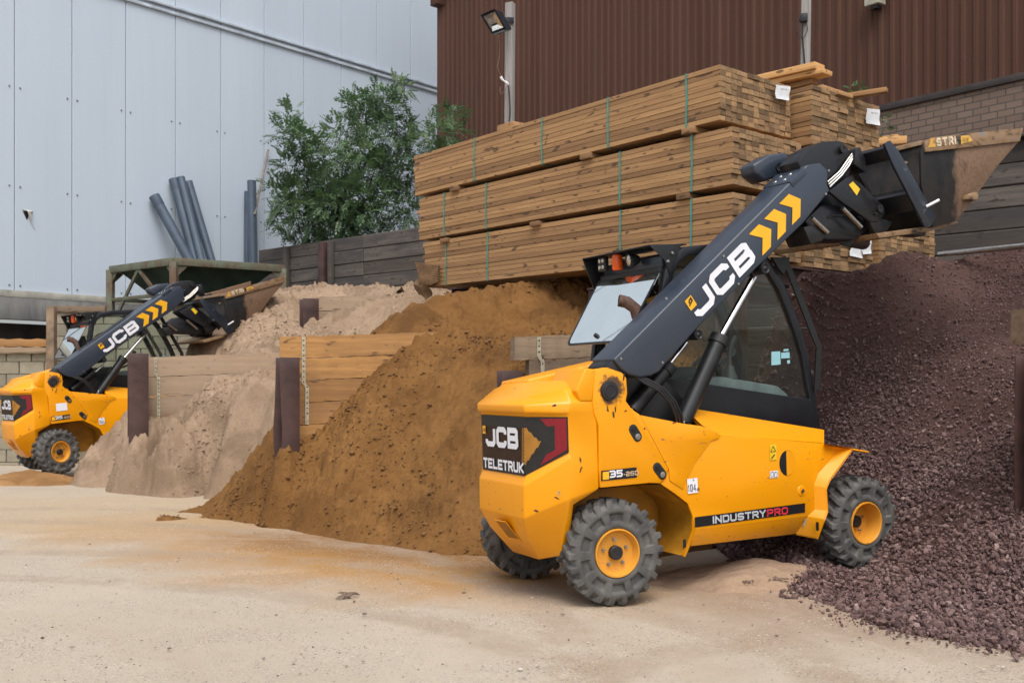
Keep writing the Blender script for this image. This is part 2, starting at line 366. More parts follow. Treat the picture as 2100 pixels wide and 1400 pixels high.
# grey warehouse: local x along the wall, -y faces the yard
GD = Vector((.646, .763, 0)).normalized(); G0 = Vector((-10.0, 20.0, 0))
def gs(px): u = (px - CXP) / FPX; return (20 * u + 10.0) / (GD.x - GD.y * u)
grey = empty('grey_warehouse', frame_mat(G0, GD), 'tall pale grey sheet-clad warehouse with a sloping eaves line at the left', 'building')
t = NT('pale_grey_cladding'); a = t.noise(.5, 4, .6, t.mapping((1.2, 1, .12))); b = t.noise(3, 5, .6, t.mapping((3, 1, .1)))
col = t.ramp(a, [(.3, (.475, .55, .64)), (.7, (.52, .60, .69))]); col = t.mix(t.ramp(b, [(.5, 0.0), (.85, .35)]), col, (.43, .49, .56))
sp = t.sep(); low = t.ramp(t.math('ADD', t.math('MULTIPLY', sp[2], .25), t.math('MULTIPLY', b, .25)), [(.85, .35), (1.25, 0.0)])
col = t.mix(low, col, (.42, .46, .50))
t.base(col).rough(.55).bump(t.noise(.9, 3), .12, .05); M['cladgrey'] = t.m
def gz(px, py):  # height of a pixel on the grey wall plane
    s = gs(px); d = 20 + GD.y * s; return CAMH + (HYP - py) / FPX * d
sill_z = gz(110, 601)
joints = [30, 148, 258, 360, 453, 542, 623, 700, 773, 842, 905, 965]
js = [gs(p) for p in joints]; js = [js[0] - 2.36, js[0] - 1.18] + js + [js[-1] + 1.25, js[-1] + 2.5, js[-1] + 3.75]
mb = MB()
for a_, b_ in zip(js, js[1:]):
    s0, s1 = a_ + .008, b_ - .008
    mb.box(((s0 + s1) / 2, .02, (sill_z + 16) / 2), ((s1 - s0) / 2, .02, (16 - sill_z) / 2))
mb.build('cladding_panel', M['cladgrey'], grey, bevel=.006, seg=1)
mb = MB(); mb.box(((js[0] + js[-1]) / 2, .09, 8 + sill_z / 2), ((js[-1] - js[0]) / 2, .045, 8.0 - sill_z / 2)); mb.build('backing_wall', simple('joint_shadow_grey', (.30, .345, .40), .7), grey)
# flashing strip: horizontal on the wall, from photo line (260,0)-(900,190)
s0, s1 = gs(230), gs(905); z0, z1 = gz(330, 21), gz(760, 149)
sl_ = (z1 - z0) / (gs(760) - gs(330)); mb = MB()
za, zb = z0 + (s0 - 3 - gs(330)) * sl_, z0 + (s1 + 3 - gs(330)) * sl_
for dz, h, pr in ((0, .035, .05), (.13, .03, .07)):
    mb.hexa([(s0 - 3, -pr, za + dz - h), (s1 + 3, -pr, zb + dz - h), (s1 + 3, -.002, zb + dz - h), (s0 - 3, -.002, za + dz - h),
             (s0 - 3, -pr, za + dz + h), (s1 + 3, -pr, zb + dz + h), (s1 + 3, -.002, zb + dz + h), (s0 - 3, -.002, za + dz + h)])
mb.build('flashing', simple('grey_flashing', (.42, .475, .54), .5, 0, .25, 3), grey, bevel=.008)
fx = simple('fixing_metal', (.10, .11, .11), .5)
for jpx, jj in zip(joints[:8], js[2:10]):
    for zpx in (0, 1, 2):
        z = gz(30, 179) - zpx * (gz(30, 179) - gz(30, 382))
        for o in (-.105, .105): mb = MB(); mb.lathe([(0, -.012), (.017, -.012), (.017, 0)], (jj + o, -.002, z), (0, 1, 0), 8); mb.build('fixing', fx, grey)
s_ = gs(57); z_ = gz(57, 440); mb = MB()   # torn hole in the sheet
mb.face([(s_ - .10, -.004, z_ + .05), (s_ - .02, -.004, z_ - .12), (s_ + .02, -.004, z_ - .02), (s_ + .10, -.004, z_ + .06), (s_, -.004, z_ + .09)])
mb.build('torn_hole', M['black'], grey); mb = MB()
mb.loft([[(s_ - .12, -.004, z_ + .09), (s_ + .10, -.004, z_ + .09)], [(s_ - .03, -.05, z_ + .06), (s_ + .05, -.05, z_ + .06)], [(s_ + .05, -.03, z_ - .15), (s_ + .07, -.03, z_ - .16)], [(s_ + .13, -.01, z_ - .29), (s_ + .14, -.01, z_ - .29)]], False, False, False)
mb.build('torn_flap', simple('bare_torn_metal', (.45, .44, .40), .5), grey)
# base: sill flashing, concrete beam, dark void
mb = MB(); mb.box(((js[0] + gs(560)) / 2, -.03, sill_z - .07), ((gs(560) - js[0]) / 2, .05, .066)); mb.build('sill', simple('cream_sill', (.34, .33, .29), .6, 0, .3, 4), grey, bevel=.01)
t = NT('stained_concrete'); a = t.noise(1.2, 6, .65, t.mapping((2, 2, .5))); t.base(t.ramp(a, [(.3, (.10, .10, .10)), (.55, (.20, .20, .195)), (.75, (.29, .28, .27))])).rough(.9).bump(t.noise(40, 4), .3, .006); M['concrete'] = t.m
mb = MB(); mb.box(((js[0] + gs(560)) / 2, .05, sill_z - .36), ((gs(560) - js[0]) / 2, .12, .215)); mb.build('ring_beam', M['concrete'], grey, bevel=.015)
mb = MB(); mb.box(((js[0] + gs(560)) / 2, .9, 1.2), ((gs(560) - js[0]) / 2, .1, 1.5)); mb.build('recessed_wall', simple('shaded_recess_timber', (.035, .027, .022), .9, 0, .6, 2), grey)  # near-black timber tone carries the shade of the void under the beam
# brown shed: local x along wall toward the camera's right, -y faces yard
BD = Vector((.642, -.766, 0)).normalized()
B1 = Vector((6.43, 15.0, 0)); B0 = B1 - BD * 12.7
brown = empty('brown_shed', frame_mat(B0, BD), 'brown ribbed-metal industrial shed with a brick plinth at the right', 'building')
t = NT('brown_cladding'); a = t.noise(1.0, 5, .6, t.mapping((2.2, 1, .12))); b = t.noise(9, 4, .6, t.mapping((1, 1, .05)))
col = t.ramp(a, [(.3, (.078, .036, .024)), (.7, (.106, .053, .037))]); col = t.mix(t.ramp(b, [(.5, 0.0), (.8, .5)]), col, (.055, .034, .026))
t.base(col).rough(.7); t.p.inputs['Specular IOR Level'].default_value = .2; M['cladbrown'] = t.m
def bs(px): u = (px - CXP) / FPX; return (B0.x - u * B0.y) / (u * BD.y - BD.x)
def bz(px, py): d = B0.y + BD.y * bs(px); return CAMH + (HYP - py) / FPX * d
zc = .5 * (bz(1815, 221) + bz(2098, 161)); L_ = bs(2098) + 4
pts = []; s = 0.0
while s < L_:
    for ds, dy in ((0, 0), (.075, 0), (.095, -.032), (.145, -.032), (.165, 0)): pts.append((s + ds, dy))
    s += .185
mb = MB()
mb.loft([[(px_, py_, zc) for px_, py_ in pts], [(px_, py_, 14) for px_, py_ in pts]], False, False, False)
mb.build('ribbed_cladding', M['cladbrown'], brown, smooth=0)
mb = MB(); mb.box((.0, .02, 7.6), (.09, .06, 7.4)); mb.build('corner_trim', M['cladbrown'], brown, bevel=.01)
mb = MB(); mb.box((2.5, 3, 7), (2.45, 2.9, 7)); mb.box((10, 3, 7), (5, 2.9, 7)); mb.build('wall_core', simple('shed_core', (.05, .03, .025), .9), brown)
zt = bz(903, 12); mb = MB(); mb.box((.05, -.08, zt + .05), (.14, .16, .10)); mb.tube([(-.1, -.18, zt + .06), (1.2, -.2, zt + .9)], .05); mb.build('gutter_end', M['cladbrown'], brown, bevel=.01)
mb = MB(); mb.box((bs(1950) - .5, -.05, zc), (5, .035, .05)); mb.build('base_flashing', simple('dark_flashing', (.035, .027, .024), .6, 0, .4, 3), brown, bevel=.006)
t = NT('buff_brick'); br = t.n.new('ShaderNodeTexBrick'); br.offset = .5
br.inputs['Color1'].default_value = (.180, .122, .092, 1); br.inputs['Color2'].default_value = (.225, .160, .122, 1); br.inputs['Mortar'].default_value = (.085, .070, .06, 1)
br.inputs['Scale'].default_value = 1; br.inputs['Mortar Size'].default_value = .009; br.inputs['Brick Width'].default_value = .235; br.inputs['Row Height'].default_value = .098; br.inputs['Mortar Smooth'].default_value = .1
cb = t.n.new('ShaderNodeCombineXYZ'); sp = t.sep(); t.L(sp[0], cb.inputs[0]); t.L(sp[2], cb.inputs[1]); t.L(cb.outputs[0], br.inputs['Vector'])
col = t.mix(t.ramp(t.noise(2.5, 5), [(.4, 0.0), (.75, .5)]), br.outputs['Color'], (.17, .125, .10))
t.base(col).rough(.9).bump(t.math('MULTIPLY', br.outputs['Fac'], -1.0), .6, .01); M['brick'] = t.m
mb = MB(); mb.box((bs(1950) - .5, .02, zc / 2), (6, .06, zc / 2 - .05)); mb.build('brick_plinth', M['brick'], brown)
# ------------------------------------------------------------------ sleeper retaining wall behind the stacks
RW0 = Vector((-5.7, 23, 0)); RW1 = Vector((5.88, 13, 0)); RD = (RW1 - RW0).normalized(); RL = (RW1 - RW0).length + 5.5
ret = empty('retaining_wall', frame_mat(RW0, RD), 'dark weathered board retaining wall behind the timber stacks', 'wall')
def boards_np(specs):  # specs: (x0,x1,y0,y1,z0,z1) boxes -> V,F,rnd
    V = []; F = []; A_ = []
    q = np.array([[0, 1, 3, 2], [4, 6, 7, 5], [0, 4, 5, 1], [2, 3, 7, 6], [0, 2, 6, 4], [1, 5, 7, 3]])
    for i, (x0, x1, y0, y1, z0, z1) in enumerate(specs):
        V += [(x_, y_, z_) for x_ in (x0, x1) for y_ in (y0, y1) for z_ in (z0, z1)]
        F.append(q + 8 * i); A_ += [random.random()] * 8
    return V, np.concatenate(F), A_
def bevel_np(o, w, seg=1):
    m = o.modifiers.new('bevel', 'BEVEL'); m.width = w; m.segments = seg; m.limit_method = 'ANGLE'
sp_ = []
for i in range(17):
    z1 = 4.46 - i * .272; x_ = 0.0
    while x_ < RL:
        n_ = x_ + 3.55; sp_.append((x_, n_ - .01, random.uniform(0, .025), .12, z1 - .264, z1)); x_ = n_
V_, F_, A_ = boards_np(sp_); o = np_mesh('board_panel', V_, F_, M['darkboard'], ret, False, {'rnd': A_}); bevel_np(o, .012)
def hpost(mb, h, w=.16, dpt=.16, tk=.014, z0=0.0):
    mb.box((0, -dpt / 2, z0 + h / 2), (w / 2, tk / 2, h / 2)); mb.box((0, dpt / 2, z0 + h / 2), (w / 2, tk / 2, h / 2))
    mb.box((0, 0, z0 + h / 2), (tk / 2, dpt / 2 - tk / 2 - .001, h / 2))
RUST = simple('brown_oxide_steel', (.060, .030, .026), .55, .1, .4, 5, .1, 40); M['oxide'] = RUST
def rx(px): u = (px - CXP) / FPX; return (RW0.x - u * RW0.y) / (u * RD.y - RD.x)
for px_, w_, m_ in ((592, .12, 'darkboard'), (666, .17, 'oxide'), (683, .10, 'darkboard')):
    mb = MB(); mb.box((rx(px_), -.06, 2.2), (w_ / 2, .055, 2.22)); mb.build('wall_post', M[m_], ret, bevel=.01)
mb = MB(); mb.bar([(rx(1880) + i * .55, -.02 + .02 * math.sin(i * 2.1), 4.50 + .035 * math.sin(i * 1.7)) for i in range(12)], .24, .02, (0, 1, 0))
mb.build('roofing_felt', M['plastic'], ret)
# ------------------------------------------------------------------ heightfield piles
def rbf(P, Q, lam=.002):
    P = np.asarray(P, float); XY = P[:, :2]; n = len(P)
    def phi(d): return np.where(d > 1e-9, d * d * np.log(d + 1e-12), 0)
    K = phi(np.linalg.norm(XY[:, None] - XY[None], axis=2)) + lam * np.eye(n)
    B = np.c_[np.ones(n), XY]; A_ = np.block([[K, B], [B.T, np.zeros((3, 3))]])
    c = np.linalg.solve(A_, np.r_[P[:, 2], 0, 0, 0]); out = np.zeros(len(Q))
    for i in range(0, len(Q), 20000):
        q = Q[i:i + 20000]; out[i:i + 20000] = phi(np.linalg.norm(q[:, None] - XY[None], axis=2)) @ c[:n] + c[n] + q @ c[n + 1:]
    return out
def hull(pts):
    pts = sorted(set(map(tuple, pts))); 
    def half(ps):
        h = []
        for p in ps:
            while len(h) > 1 and (h[-1][0] - h[-2][0]) * (p[1] - h[-2][1]) - (h[-1][1] - h[-2][1]) * (p[0] - h[-2][0]) <= 0: h.pop()
            h.append(p)
        return h
    a = half(pts); b = half(pts[::-1]); return np.array(a[:-1] + b[:-1])
def inside(poly, X, Y, marg=0.0):
    r = np.full(X.shape, 1e9)
    for a, b in zip(poly, np.roll(poly, -1, axis=0)):
        e = b - a; nn = np.array([-e[1], e[0]]) / np.linalg.norm(e); r = np.minimum(r, (X - a[0]) * nn[0] + (Y - a[1]) * nn[1])
    return r + marg
PILES = {}
def pile(name, ctrl, res, mat, bumpf, label, cat, marg=.1, keep=None, skirt=.35):
    P = np.array([tuple(at(*c)) for c in ctrl]); lo = P.min(0) - .4; hi = P.max(0) + .4
    x = np.arange(lo[0], hi[0], res); y = np.arange(lo[1], hi[1], res); X, Y = np.meshgrid(x, y)
    Z = rbf(P, np.c_[X.ravel(), Y.ravel()]).reshape(X.shape)
    H = hull(P[:, :2]); ins = inside(H, X, Y, marg)
    fade = np.clip(Z / .25, 0, 1); Zs = np.clip(Z, -.1, 4); gy, gx = np.gradient(Zs, res)
    ay = np.cumsum(np.sqrt(1 + np.clip(gy, -3, 3) ** 2), 0) * res; ax = np.cumsum(np.sqrt(1 + np.clip(gx, -3, 3) ** 2), 1) * res
    ay -= ay[len(y) // 2][None]; ax -= ax[:, len(x) // 2][:, None]; Z = Z + bumpf(ax + lo[0], ay + lo[1], fade)
    Z = np.where(ins < 0, np.maximum(-.2, Z - np.clip(-ins, 0, .5) * 4), Z)
    n, m = X.shape; I = np.arange(n * m).reshape(n, m)
    F = np.stack([I[:-1, :-1], I[:-1, 1:], I[1:, 1:], I[1:, :-1]], -1).reshape(-1, 4)
    zf = Z.ravel()[F].max(1); insf = ins.ravel()[F].max(1); k = (insf > -skirt) & (zf > -.05)
    if keep is not None: k &= keep(X.ravel()[F].mean(1), Y.ravel()[F].mean(1), Z.ravel()[F].mean(1))
    F = F[k]; used = np.unique(F); mp = np.zeros(n * m, int); mp[used] = np.arange(len(used))
    V = np.stack([X, Y, Z], -1).reshape(-1, 3)[used]
    o = np_mesh(name, V, mp[F], mat); tag(o, label, cat); PILES[name] = (V, mp[F]); return o
def obump(X, Y, f):
    l = fbm(X, Y, 1.3, 3, 4) * .22 + fbm(X + Y * .6, Y * .35, 3.0, 3, 7, True) * .12 + fbm(X, Y, 5.5, 4, 5, True) * .085 + np.maximum(0, fbm(X, Y, 13, 3, 6) - .08) * .16 * np.clip(fbm(X, Y, .9, 2, 9) * 3 + .7, 0, 1) + fbm(X, Y, 17, 3, 8) * .07 * np.clip(fbm(X, Y, .8, 2, 19) * 4 + .8, .1, 1) + (fbm(X, Y, 26, 3, 21) * .045 + np.maximum(0, fbm(X, Y, 18, 2, 23) - .05) * .09) * np.clip(fbm(X, Y, 1.0, 2, 29) * 5 + .7, .15, 1)
    return l * (.25 + .75 * f)
orange_ctrl = [(330, 1066, 10.88), (420, 1054, 11.3), (480, 1066, 10.9), (560, 1081, 10.3), (700, 1106, 9.5), (850, 1128, 8.9), (980, 1140, 8.6), (1100, 1150, 8.35), (1300, 1150, 8.4), (1450, 1130, 8.9),
    (850, 690, 11.1), (790, 740, 11.0), (740, 790, 10.93), (690, 850, 10.85), (640, 905, 10.72), (612, 935, 10.5), (590, 938, 10.42), (562, 950, 10.5), (520, 1000, 10.85), (470, 1030, 11.1), (420, 1046, 11.5), (360, 1052, 11.6),
    (920, 640, 11.7), (1000, 602, 12.1), (1080, 590, 12.3), (1200, 578, 12.4), (1300, 575, 12.4), (1450, 575, 12.2),
    (1100, 660, 11.75), (1200, 660, 11.6), (1300, 670, 11.4), (1450, 700, 11.0), (1000, 680, 11.4), (1040, 760, 10.2), (1000, 740, 10.5), (1000, 850, 9.7), (980, 950, 9.2), (970, 1060, 8.85), (1100, 1000, 9.0), (1250, 900, 9.3), (1400, 900, 9.6),
    (900, 760, 10.7), (900, 850, 10.15), (800, 850, 10.3), (800, 950, 9.9), (700, 950, 10.1), (900, 950, 9.6), (700, 1030, 9.85), (800, 1050, 9.45), (900, 1065, 9.05), (600, 1000, 10.4), (620, 1045, 10.2), (540, 1045, 10.6)]
pile('brown_sand_heap', orange_ctrl, .017, M['osand'], obump, 'large heap of orange-brown building sand spilling out beside the nearest machine', 'sand heap', .05)
def lbump(X, Y, f):
    return (fbm(X, Y, 1.1, 3, 14) * .26 + fbm(X - Y * .5, Y * .4, 2.6, 3, 17, True) * .14 + fbm(X, Y, 9, 3, 12) * .06 + fbm(X, Y, 4.5, 4, 15, True) * .11 + np.maximum(0, fbm(X, Y, 11, 3, 16) - .07) * .2 + fbm(X, Y, 14, 3, 18) * .07 + fbm(X, Y, 24, 3, 20) * .06 + np.maximum(0, fbm(X, Y, 15, 2, 22) - .05) * .10) * (.3 + .7 * f)
light_ctrl = [(145, 994, 14.7), (190, 1000, 14.3), (250, 1003, 14.1), (350, 1010, 13.65), (430, 1016, 13.3), (500, 1022, 12.95), (560, 1035, 12.3), (620, 1040, 12.0), (160, 965, 14.8), (185, 930, 14.85), (230, 908, 14.8), (262, 903, 13.75), (305, 884, 13.75), (325, 856, 14.0), (356, 822, 14.1), (422, 776, 14.2), (470, 755, 14.3), (520, 744, 14.38), (562, 736, 14.45), (620, 732, 14.55),
    (550, 810, 13.7), (550, 870, 12.9), (550, 920, 12.6), (540, 975, 12.4), (450, 850, 13.45), (400, 930, 13.35), (300, 945, 13.45), (240, 950, 13.9), (450, 950, 13.0), (350, 900, 13.55), (400, 850, 13.75), (500, 880, 13.05), (480, 810, 13.9),
    (650, 690, 15.5), (750, 680, 15.2), (850, 662, 15.0), (900, 645, 15.0), (640, 668, 16.3), (720, 640, 16.5), (780, 618, 16.6), (850, 600, 16.7), (920, 590, 16.8), (980, 590, 16.5), (700, 790, 13.2), (800, 740, 13.3), (900, 700, 13.5), (1000, 640, 14.5)]
pile('pale_sand_heap', light_ctrl, .022, M['lsand'], lbump, 'heap of pale sharp sand filling the bay left of the orange-stained sleeper wall', 'sand heap', .05, lambda X, Y, Z: Y < np.where(X < -3.3, np.where(X < -5.35, 15.2, 13.95 + (X + 5.05) * .2126 - .02), 17.1))
back_ctrl = [(300, 985, 16.2), (400, 860, 16.7), (395, 790, 17.2), (385, 724, 17.6), (450, 690, 17.3), (520, 640, 17.6), (560, 614, 18.2), (620, 597, 19), (690, 580, 19.6), (750, 587, 19.6), (800, 587, 19.6), (860, 580, 19.7), (930, 585, 19.5),
    (420, 800, 15.5), (455, 765, 15.1), (500, 736, 14.85), (560, 722, 14.85), (600, 715, 14.9), (480, 715, 16.4), (560, 690, 16.8), (600, 660, 17.2), (640, 640, 17.6), (760, 612, 17.4), (850, 598, 17.5), (930, 600, 17.5), (620, 700, 16.6)]
pile('upper_sand_heap', back_ctrl, .026, M['lsand'], lbump, 'pale sand heaped high at the back, rising behind the upper sleeper wall', 'sand heap', .05, lambda X, Y, Z: Y > np.where(X < -3.0, 13.95 + (X + 5.05) * .2126 + .17, 17.12 + (X + 3.3) * .2))
agg_ctrl = [(1500, 1150, 8.3), (1560, 1180, 7.7), (1640, 1220, 7.0), (1800, 1285, 6.07), (1950, 1312, 5.75), (2100, 1334, 5.52), (2300, 1370, 5.2), (1600, 640, 9.6), (1650, 600, 9.6), (1700, 570, 9.7), (1750, 553, 9.8), (1850, 537, 9.8), (1930, 522, 10), (2000, 510, 10), (2100, 490, 10), (2300, 440, 10), (1600, 800, 9.5), (1520, 900, 9.5), (1480, 1000, 9.3), (1480, 1120, 8.8), (2420, 640, 9.2),
    (1778, 1163, 7.69), (1660, 1150, 7.75), (1850, 1100, 7.6), (1900, 1000, 7.9), (1950, 900, 8.3), (1850, 950, 8.35), (1800, 960, 8.5), (1750, 850, 9.0), (1700, 800, 9.3), (1700, 700, 9.5), (1900, 700, 9.2), (2000, 800, 8.5), (2000, 600, 9.7), (1850, 620, 9.6), (2080, 1100, 6.6), (2000, 1200, 6.35), (1900, 1220, 6.4), (1800, 1220, 6.7), (1700, 1190, 7.15), (2050, 1285, 5.83), (2100, 950, 7.4), (2100, 700, 8.9), (2300, 900, 7.4), (2300, 1200, 5.9), (2300, 600, 9), (1650, 950, 8.9), (1600, 1080, 8.5)]
def abump(X, Y, f): return (fbm(X, Y, 1.4, 4, 24) * .16 + fbm(X, Y, 7, 3, 25) * .045) * (.25 + .75 * f)
pile('red_aggregate_heap', agg_ctrl, .035, M['agg'], abump, 'dark reddish crushed stone heap at the right that the nearest machine has driven into', 'gravel heap', .0, lambda X, Y, Z: (X < 3.42) | (Y > 6.93 + (X - 3.42) * .2126))
def mound(name, cx_, cy_, rx_, ry_, h, rot, mat, label, seed):
    n = 90; u = np.linspace(-1.25, 1.25, n); U, Vv = np.meshgrid(u, u); r = np.hypot(U, Vv) + fbm(U, Vv, 1.7, 3, seed) * .5
    Z = h * np.clip(1 - r, -.2, 1) ** 1.0 + fbm(U, Vv, 7, 3, seed + 1) * h * .22 - .012
    c, s = math.cos(rot), math.sin(rot); X = cx_ + (U * rx_ * c - Vv * ry_ * s); Y = cy_ + (U * rx_ * s + Vv * ry_ * c)
    I = np.arange(n * n).reshape(n, n); F = np.stack([I[:-1, :-1], I[:-1, 1:], I[1:, 1:], I[1:, :-1]], -1).reshape(-1, 4)
    V = np.stack([X, Y, Z], -1).reshape(-1, 3); F = F[V[:, 2][F].max(1) > -.02]
    tag(np_mesh(name, V, F, mat), label, 'sand heap')
p = at(1545, 1185, 7.55)
mound('dust_heap', p.x, p.y, .85, .45, .17, R(15), M['dust'], 'low heap of light brown dust between the nearest machine\'s wheels', 41)
p = at(60, 985, 15.0)
mound('small_sand_heap', p.x, p.y, .95, .5,   .22, 0, M['spill'], 'small flat orange sand heap on the ground beneath the rear of the far machine', 51)
# stones over the aggregate heap (uncountable)
def stones():
    V, F = PILES['red_aggregate_heap']; c = V[F].mean(1); a = V[F]
    nrm = np.cross(a[:, 2] - a[:, 0], a[:, 3] - a[:, 1]); nrm /= np.linalg.norm(nrm, axis=1)[:, None] + 1e-9
    px = CXP + FPX * c[:, 0] / c[:, 1]; ok = (px < 2420) & (px > 1440) & (c[:, 2] > -.03); idx = np.where(ok)[0]
    dens = np.clip(fbm(c[:, 0], c[:, 1], 1.6, 3, 33) * 2.6 + .75 + np.clip(.35 - c[:, 2], 0, 1) * .6, .30, 1.5)[idx]
    dens = dens / np.clip(np.abs(nrm[idx][:, 2]), .3, 1); dens /= dens.sum()
    N = 125000; pick = RNG.choice(idx, N, p=dens); pos = c[pick] + RNG.normal(0, .012, (N, 3)); nn = nrm[pick]
    size = np.clip(np.exp(RNG.normal(-4.86, .52, N)), .004, .028)
    size *= np.clip(1.12 - .28 * c[pick][:, 2], .55, 1.1)
    # loose stones rolled off the foot of the heap
    K = 220; tt = RNG.random(K); foot = np.array([tuple(at(*q)) for q in ((1560, 1190, 7.5), (1640, 1225, 6.95), (1800, 1290, 6.02), (1950, 1316, 5.72), (2110, 1340, 5.47))])
    s = tt * 4; i = np.minimum(s.astype(int), 3); fr = (s - i)[:, None]; fp = foot[i] * (1 - fr) + foot[i + 1] * fr
    off = np.abs(RNG.normal(0, .085, K)); fp[:, 0] -= off * .6; fp[:, 1] -= off * .9; fp[:, 2] = .004
    pos = np.r_[pos, fp]; nn = np.r_[nn, np.tile([0, 0, 1.], (K, 1))]; size = np.r_[size, np.clip(np.exp(RNG.normal(-4.95, .55, K)), .003, .022)]; N += K
    pos = pos + nn * (size * .35)[:, None]
    bm = bmesh.new(); bmesh.ops.create_icosphere(bm, subdivisions=1, radius=1); B = np.array([v.co[:] for v in bm.verts]); T = np.array([[v.index for v in f.verts] for f in bm.faces]); bm.free()
    sc = size[:, None] * np.stack([RNG.uniform(.8, 1.5, N), RNG.uniform(.65, 1.1, N), RNG.uniform(.5, .9, N)], 1)
    jit = 1 + RNG.normal(0, .17, (N, len(B)))
    P = B[None] * jit[:, :, None] * sc[:, None, :]
    q = RNG.normal(size=(N, 4)); q /= np.linalg.norm(q, axis=1)[:, None]; w, x, y, z = q.T
    Rm = np.stack([np.stack([1 - 2 * (y * y + z * z), 2 * (x * y - z * w), 2 * (x * z + y * w)], -1), np.stack([2 * (x * y + z * w), 1 - 2 * (x * x + z * z), 2 * (y * z - x * w)], -1), np.stack([2 * (x * z - y * w), 2 * (y * z + x * w), 1 - 2 * (x * x + y * y)], -1)], 1)
    P = np.einsum('nij,nkj->nki', Rm, P) + pos[:, None, :]
    Fc = (T[None] + (np.arange(N) * len(B))[:, None, None]).reshape(-1, 3)
    rnd = np.repeat(np.clip(RNG.normal(.42, .22, N), 0, 1), len(B))
    tag(np_mesh('crushed_stones', P.reshape(-1, 3), Fc, M['stone'], None, False, {'rnd': rnd}), 'loose purplish-grey crushed stones over the face and foot of the dark heap', 'stones', None, 'stuff')
stones()
#@@PART2@@
# ------------------------------------------------------------------ block lettering
_c = .16
FONT = {
 'J': [[(0, .30), (0, _c), (_c, 0), (1 - _c, 0), (1, _c), (1, 1)]],
 'C': [[(1, .70), (1, 1 - _c), (1 - _c, 1), (_c, 1), (0, 1 - _c), (0, _c), (_c, 0), (1 - _c, 0), (1, _c), (1, .30)]],
 'B': [[(0, .5), (0, 1), (.84, 1), (.97, .9), (.97, .62), (.82, .5), (0, .5)], [(.82, .5), (1, .38), (1, .12), (.86, 0), (0, 0), (0, .5)]],
 'T': [[(0, 1), (1, 1)], [(.5, 1), (.5, 0)]], 'E': [[(1, 1), (0, 1), (0, 0), (1, 0)], [(0, .5), (.88, .5)]], 'L': [[(0, 1), (0, 0), (1, 0)]],
 'R': [[(0, 0), (0, 1), (1 - _c, 1), (1, 1 - _c), (1, .6), (1 - _c, .45), (0, .45)], [(.55, .45), (1, 0)]],
 'U': [[(0, 1), (0, _c), (_c, 0), (1 - _c, 0), (1, _c), (1, 1)]], 'K': [[(0, 0), (0, 1)], [(1, 1), (.28, .5), (0, .5)], [(.28, .5), (1, 0)]],
 'I': [[(.5, 0), (.5, 1)]], 'N': [[(0, 0), (0, 1), (1, 0), (1, 1)]], 'D': [[(0, .5), (0, 1), (1 - _c, 1), (1, 1 - _c), (1, _c), (1 - _c, 0), (0, 0), (0, .5)]],
 'S': [[(1, .78), (1, 1 - _c), (1 - _c, 1), (_c, 1), (0, 1 - _c), (0, .62), (_c, .5), (1 - _c, .5), (1, .38), (1, _c), (1 - _c, 0), (_c, 0), (0, _c), (0, .22)]],
 'Y': [[(0, 1), (.5, .48), (1, 1)], [(.5, .48), (.5, 0)]], 'P': [[(0, 0), (0, 1), (1 - _c, 1), (1, 1 - _c), (1, .58), (1 - _c, .42), (0, .42)]],
 'O': [[(.5, 0), (_c, 0), (0, _c), (0, 1 - _c), (_c, 1), (1 - _c, 1), (1, 1 - _c), (1, _c), (1 - _c, 0), (.5, 0)]],
 '3': [[(0, 1), (1 - _c, 1), (1, 1 - _c), (1, .6), (1 - _c, .5), (.25, .5)], [(1 - _c, .5), (1, .4), (1, _c), (1 - _c, 0), (0, 0)]],
 '5': [[(1, 1), (0, 1), (0, .56), (1 - _c, .56), (1, .4), (1, _c), (1 - _c, 0), (0, 0)]], '2': [[(0, 1), (1 - _c, 1), (1, 1 - _c), (1, .6), (1 - _c, .5), (_c, .5), (0, .38), (0, 0), (1, 0)]],
 '6': [[(1, 1), (_c, 1), (0, 1 - _c), (0, _c), (_c, 0), (1 - _c, 0), (1, _c), (1, .42), (1 - _c, .54), (0, .54)]], '-': [[(.2, .45), (.8, .45)]],
 '1': [[(.2, .8), (.55, 1), (.55, 0)]], '0': [[(.5, 0), (_c, 0), (0, _c), (0, 1 - _c), (_c, 1), (1 - _c, 1), (1, 1 - _c), (1, _c), (1 - _c, 0), (.5, 0)]],
 '4': [[(.8, 0), (.8, 1), (0, .3), (1, .3)]], 'd': [[(1, 1), (1, 0), (0, 0), (0, .55), (1, .55)]], 'M': [[(0, 0), (0, 1), (.5, .4), (1, 1), (1, 0)]],
}
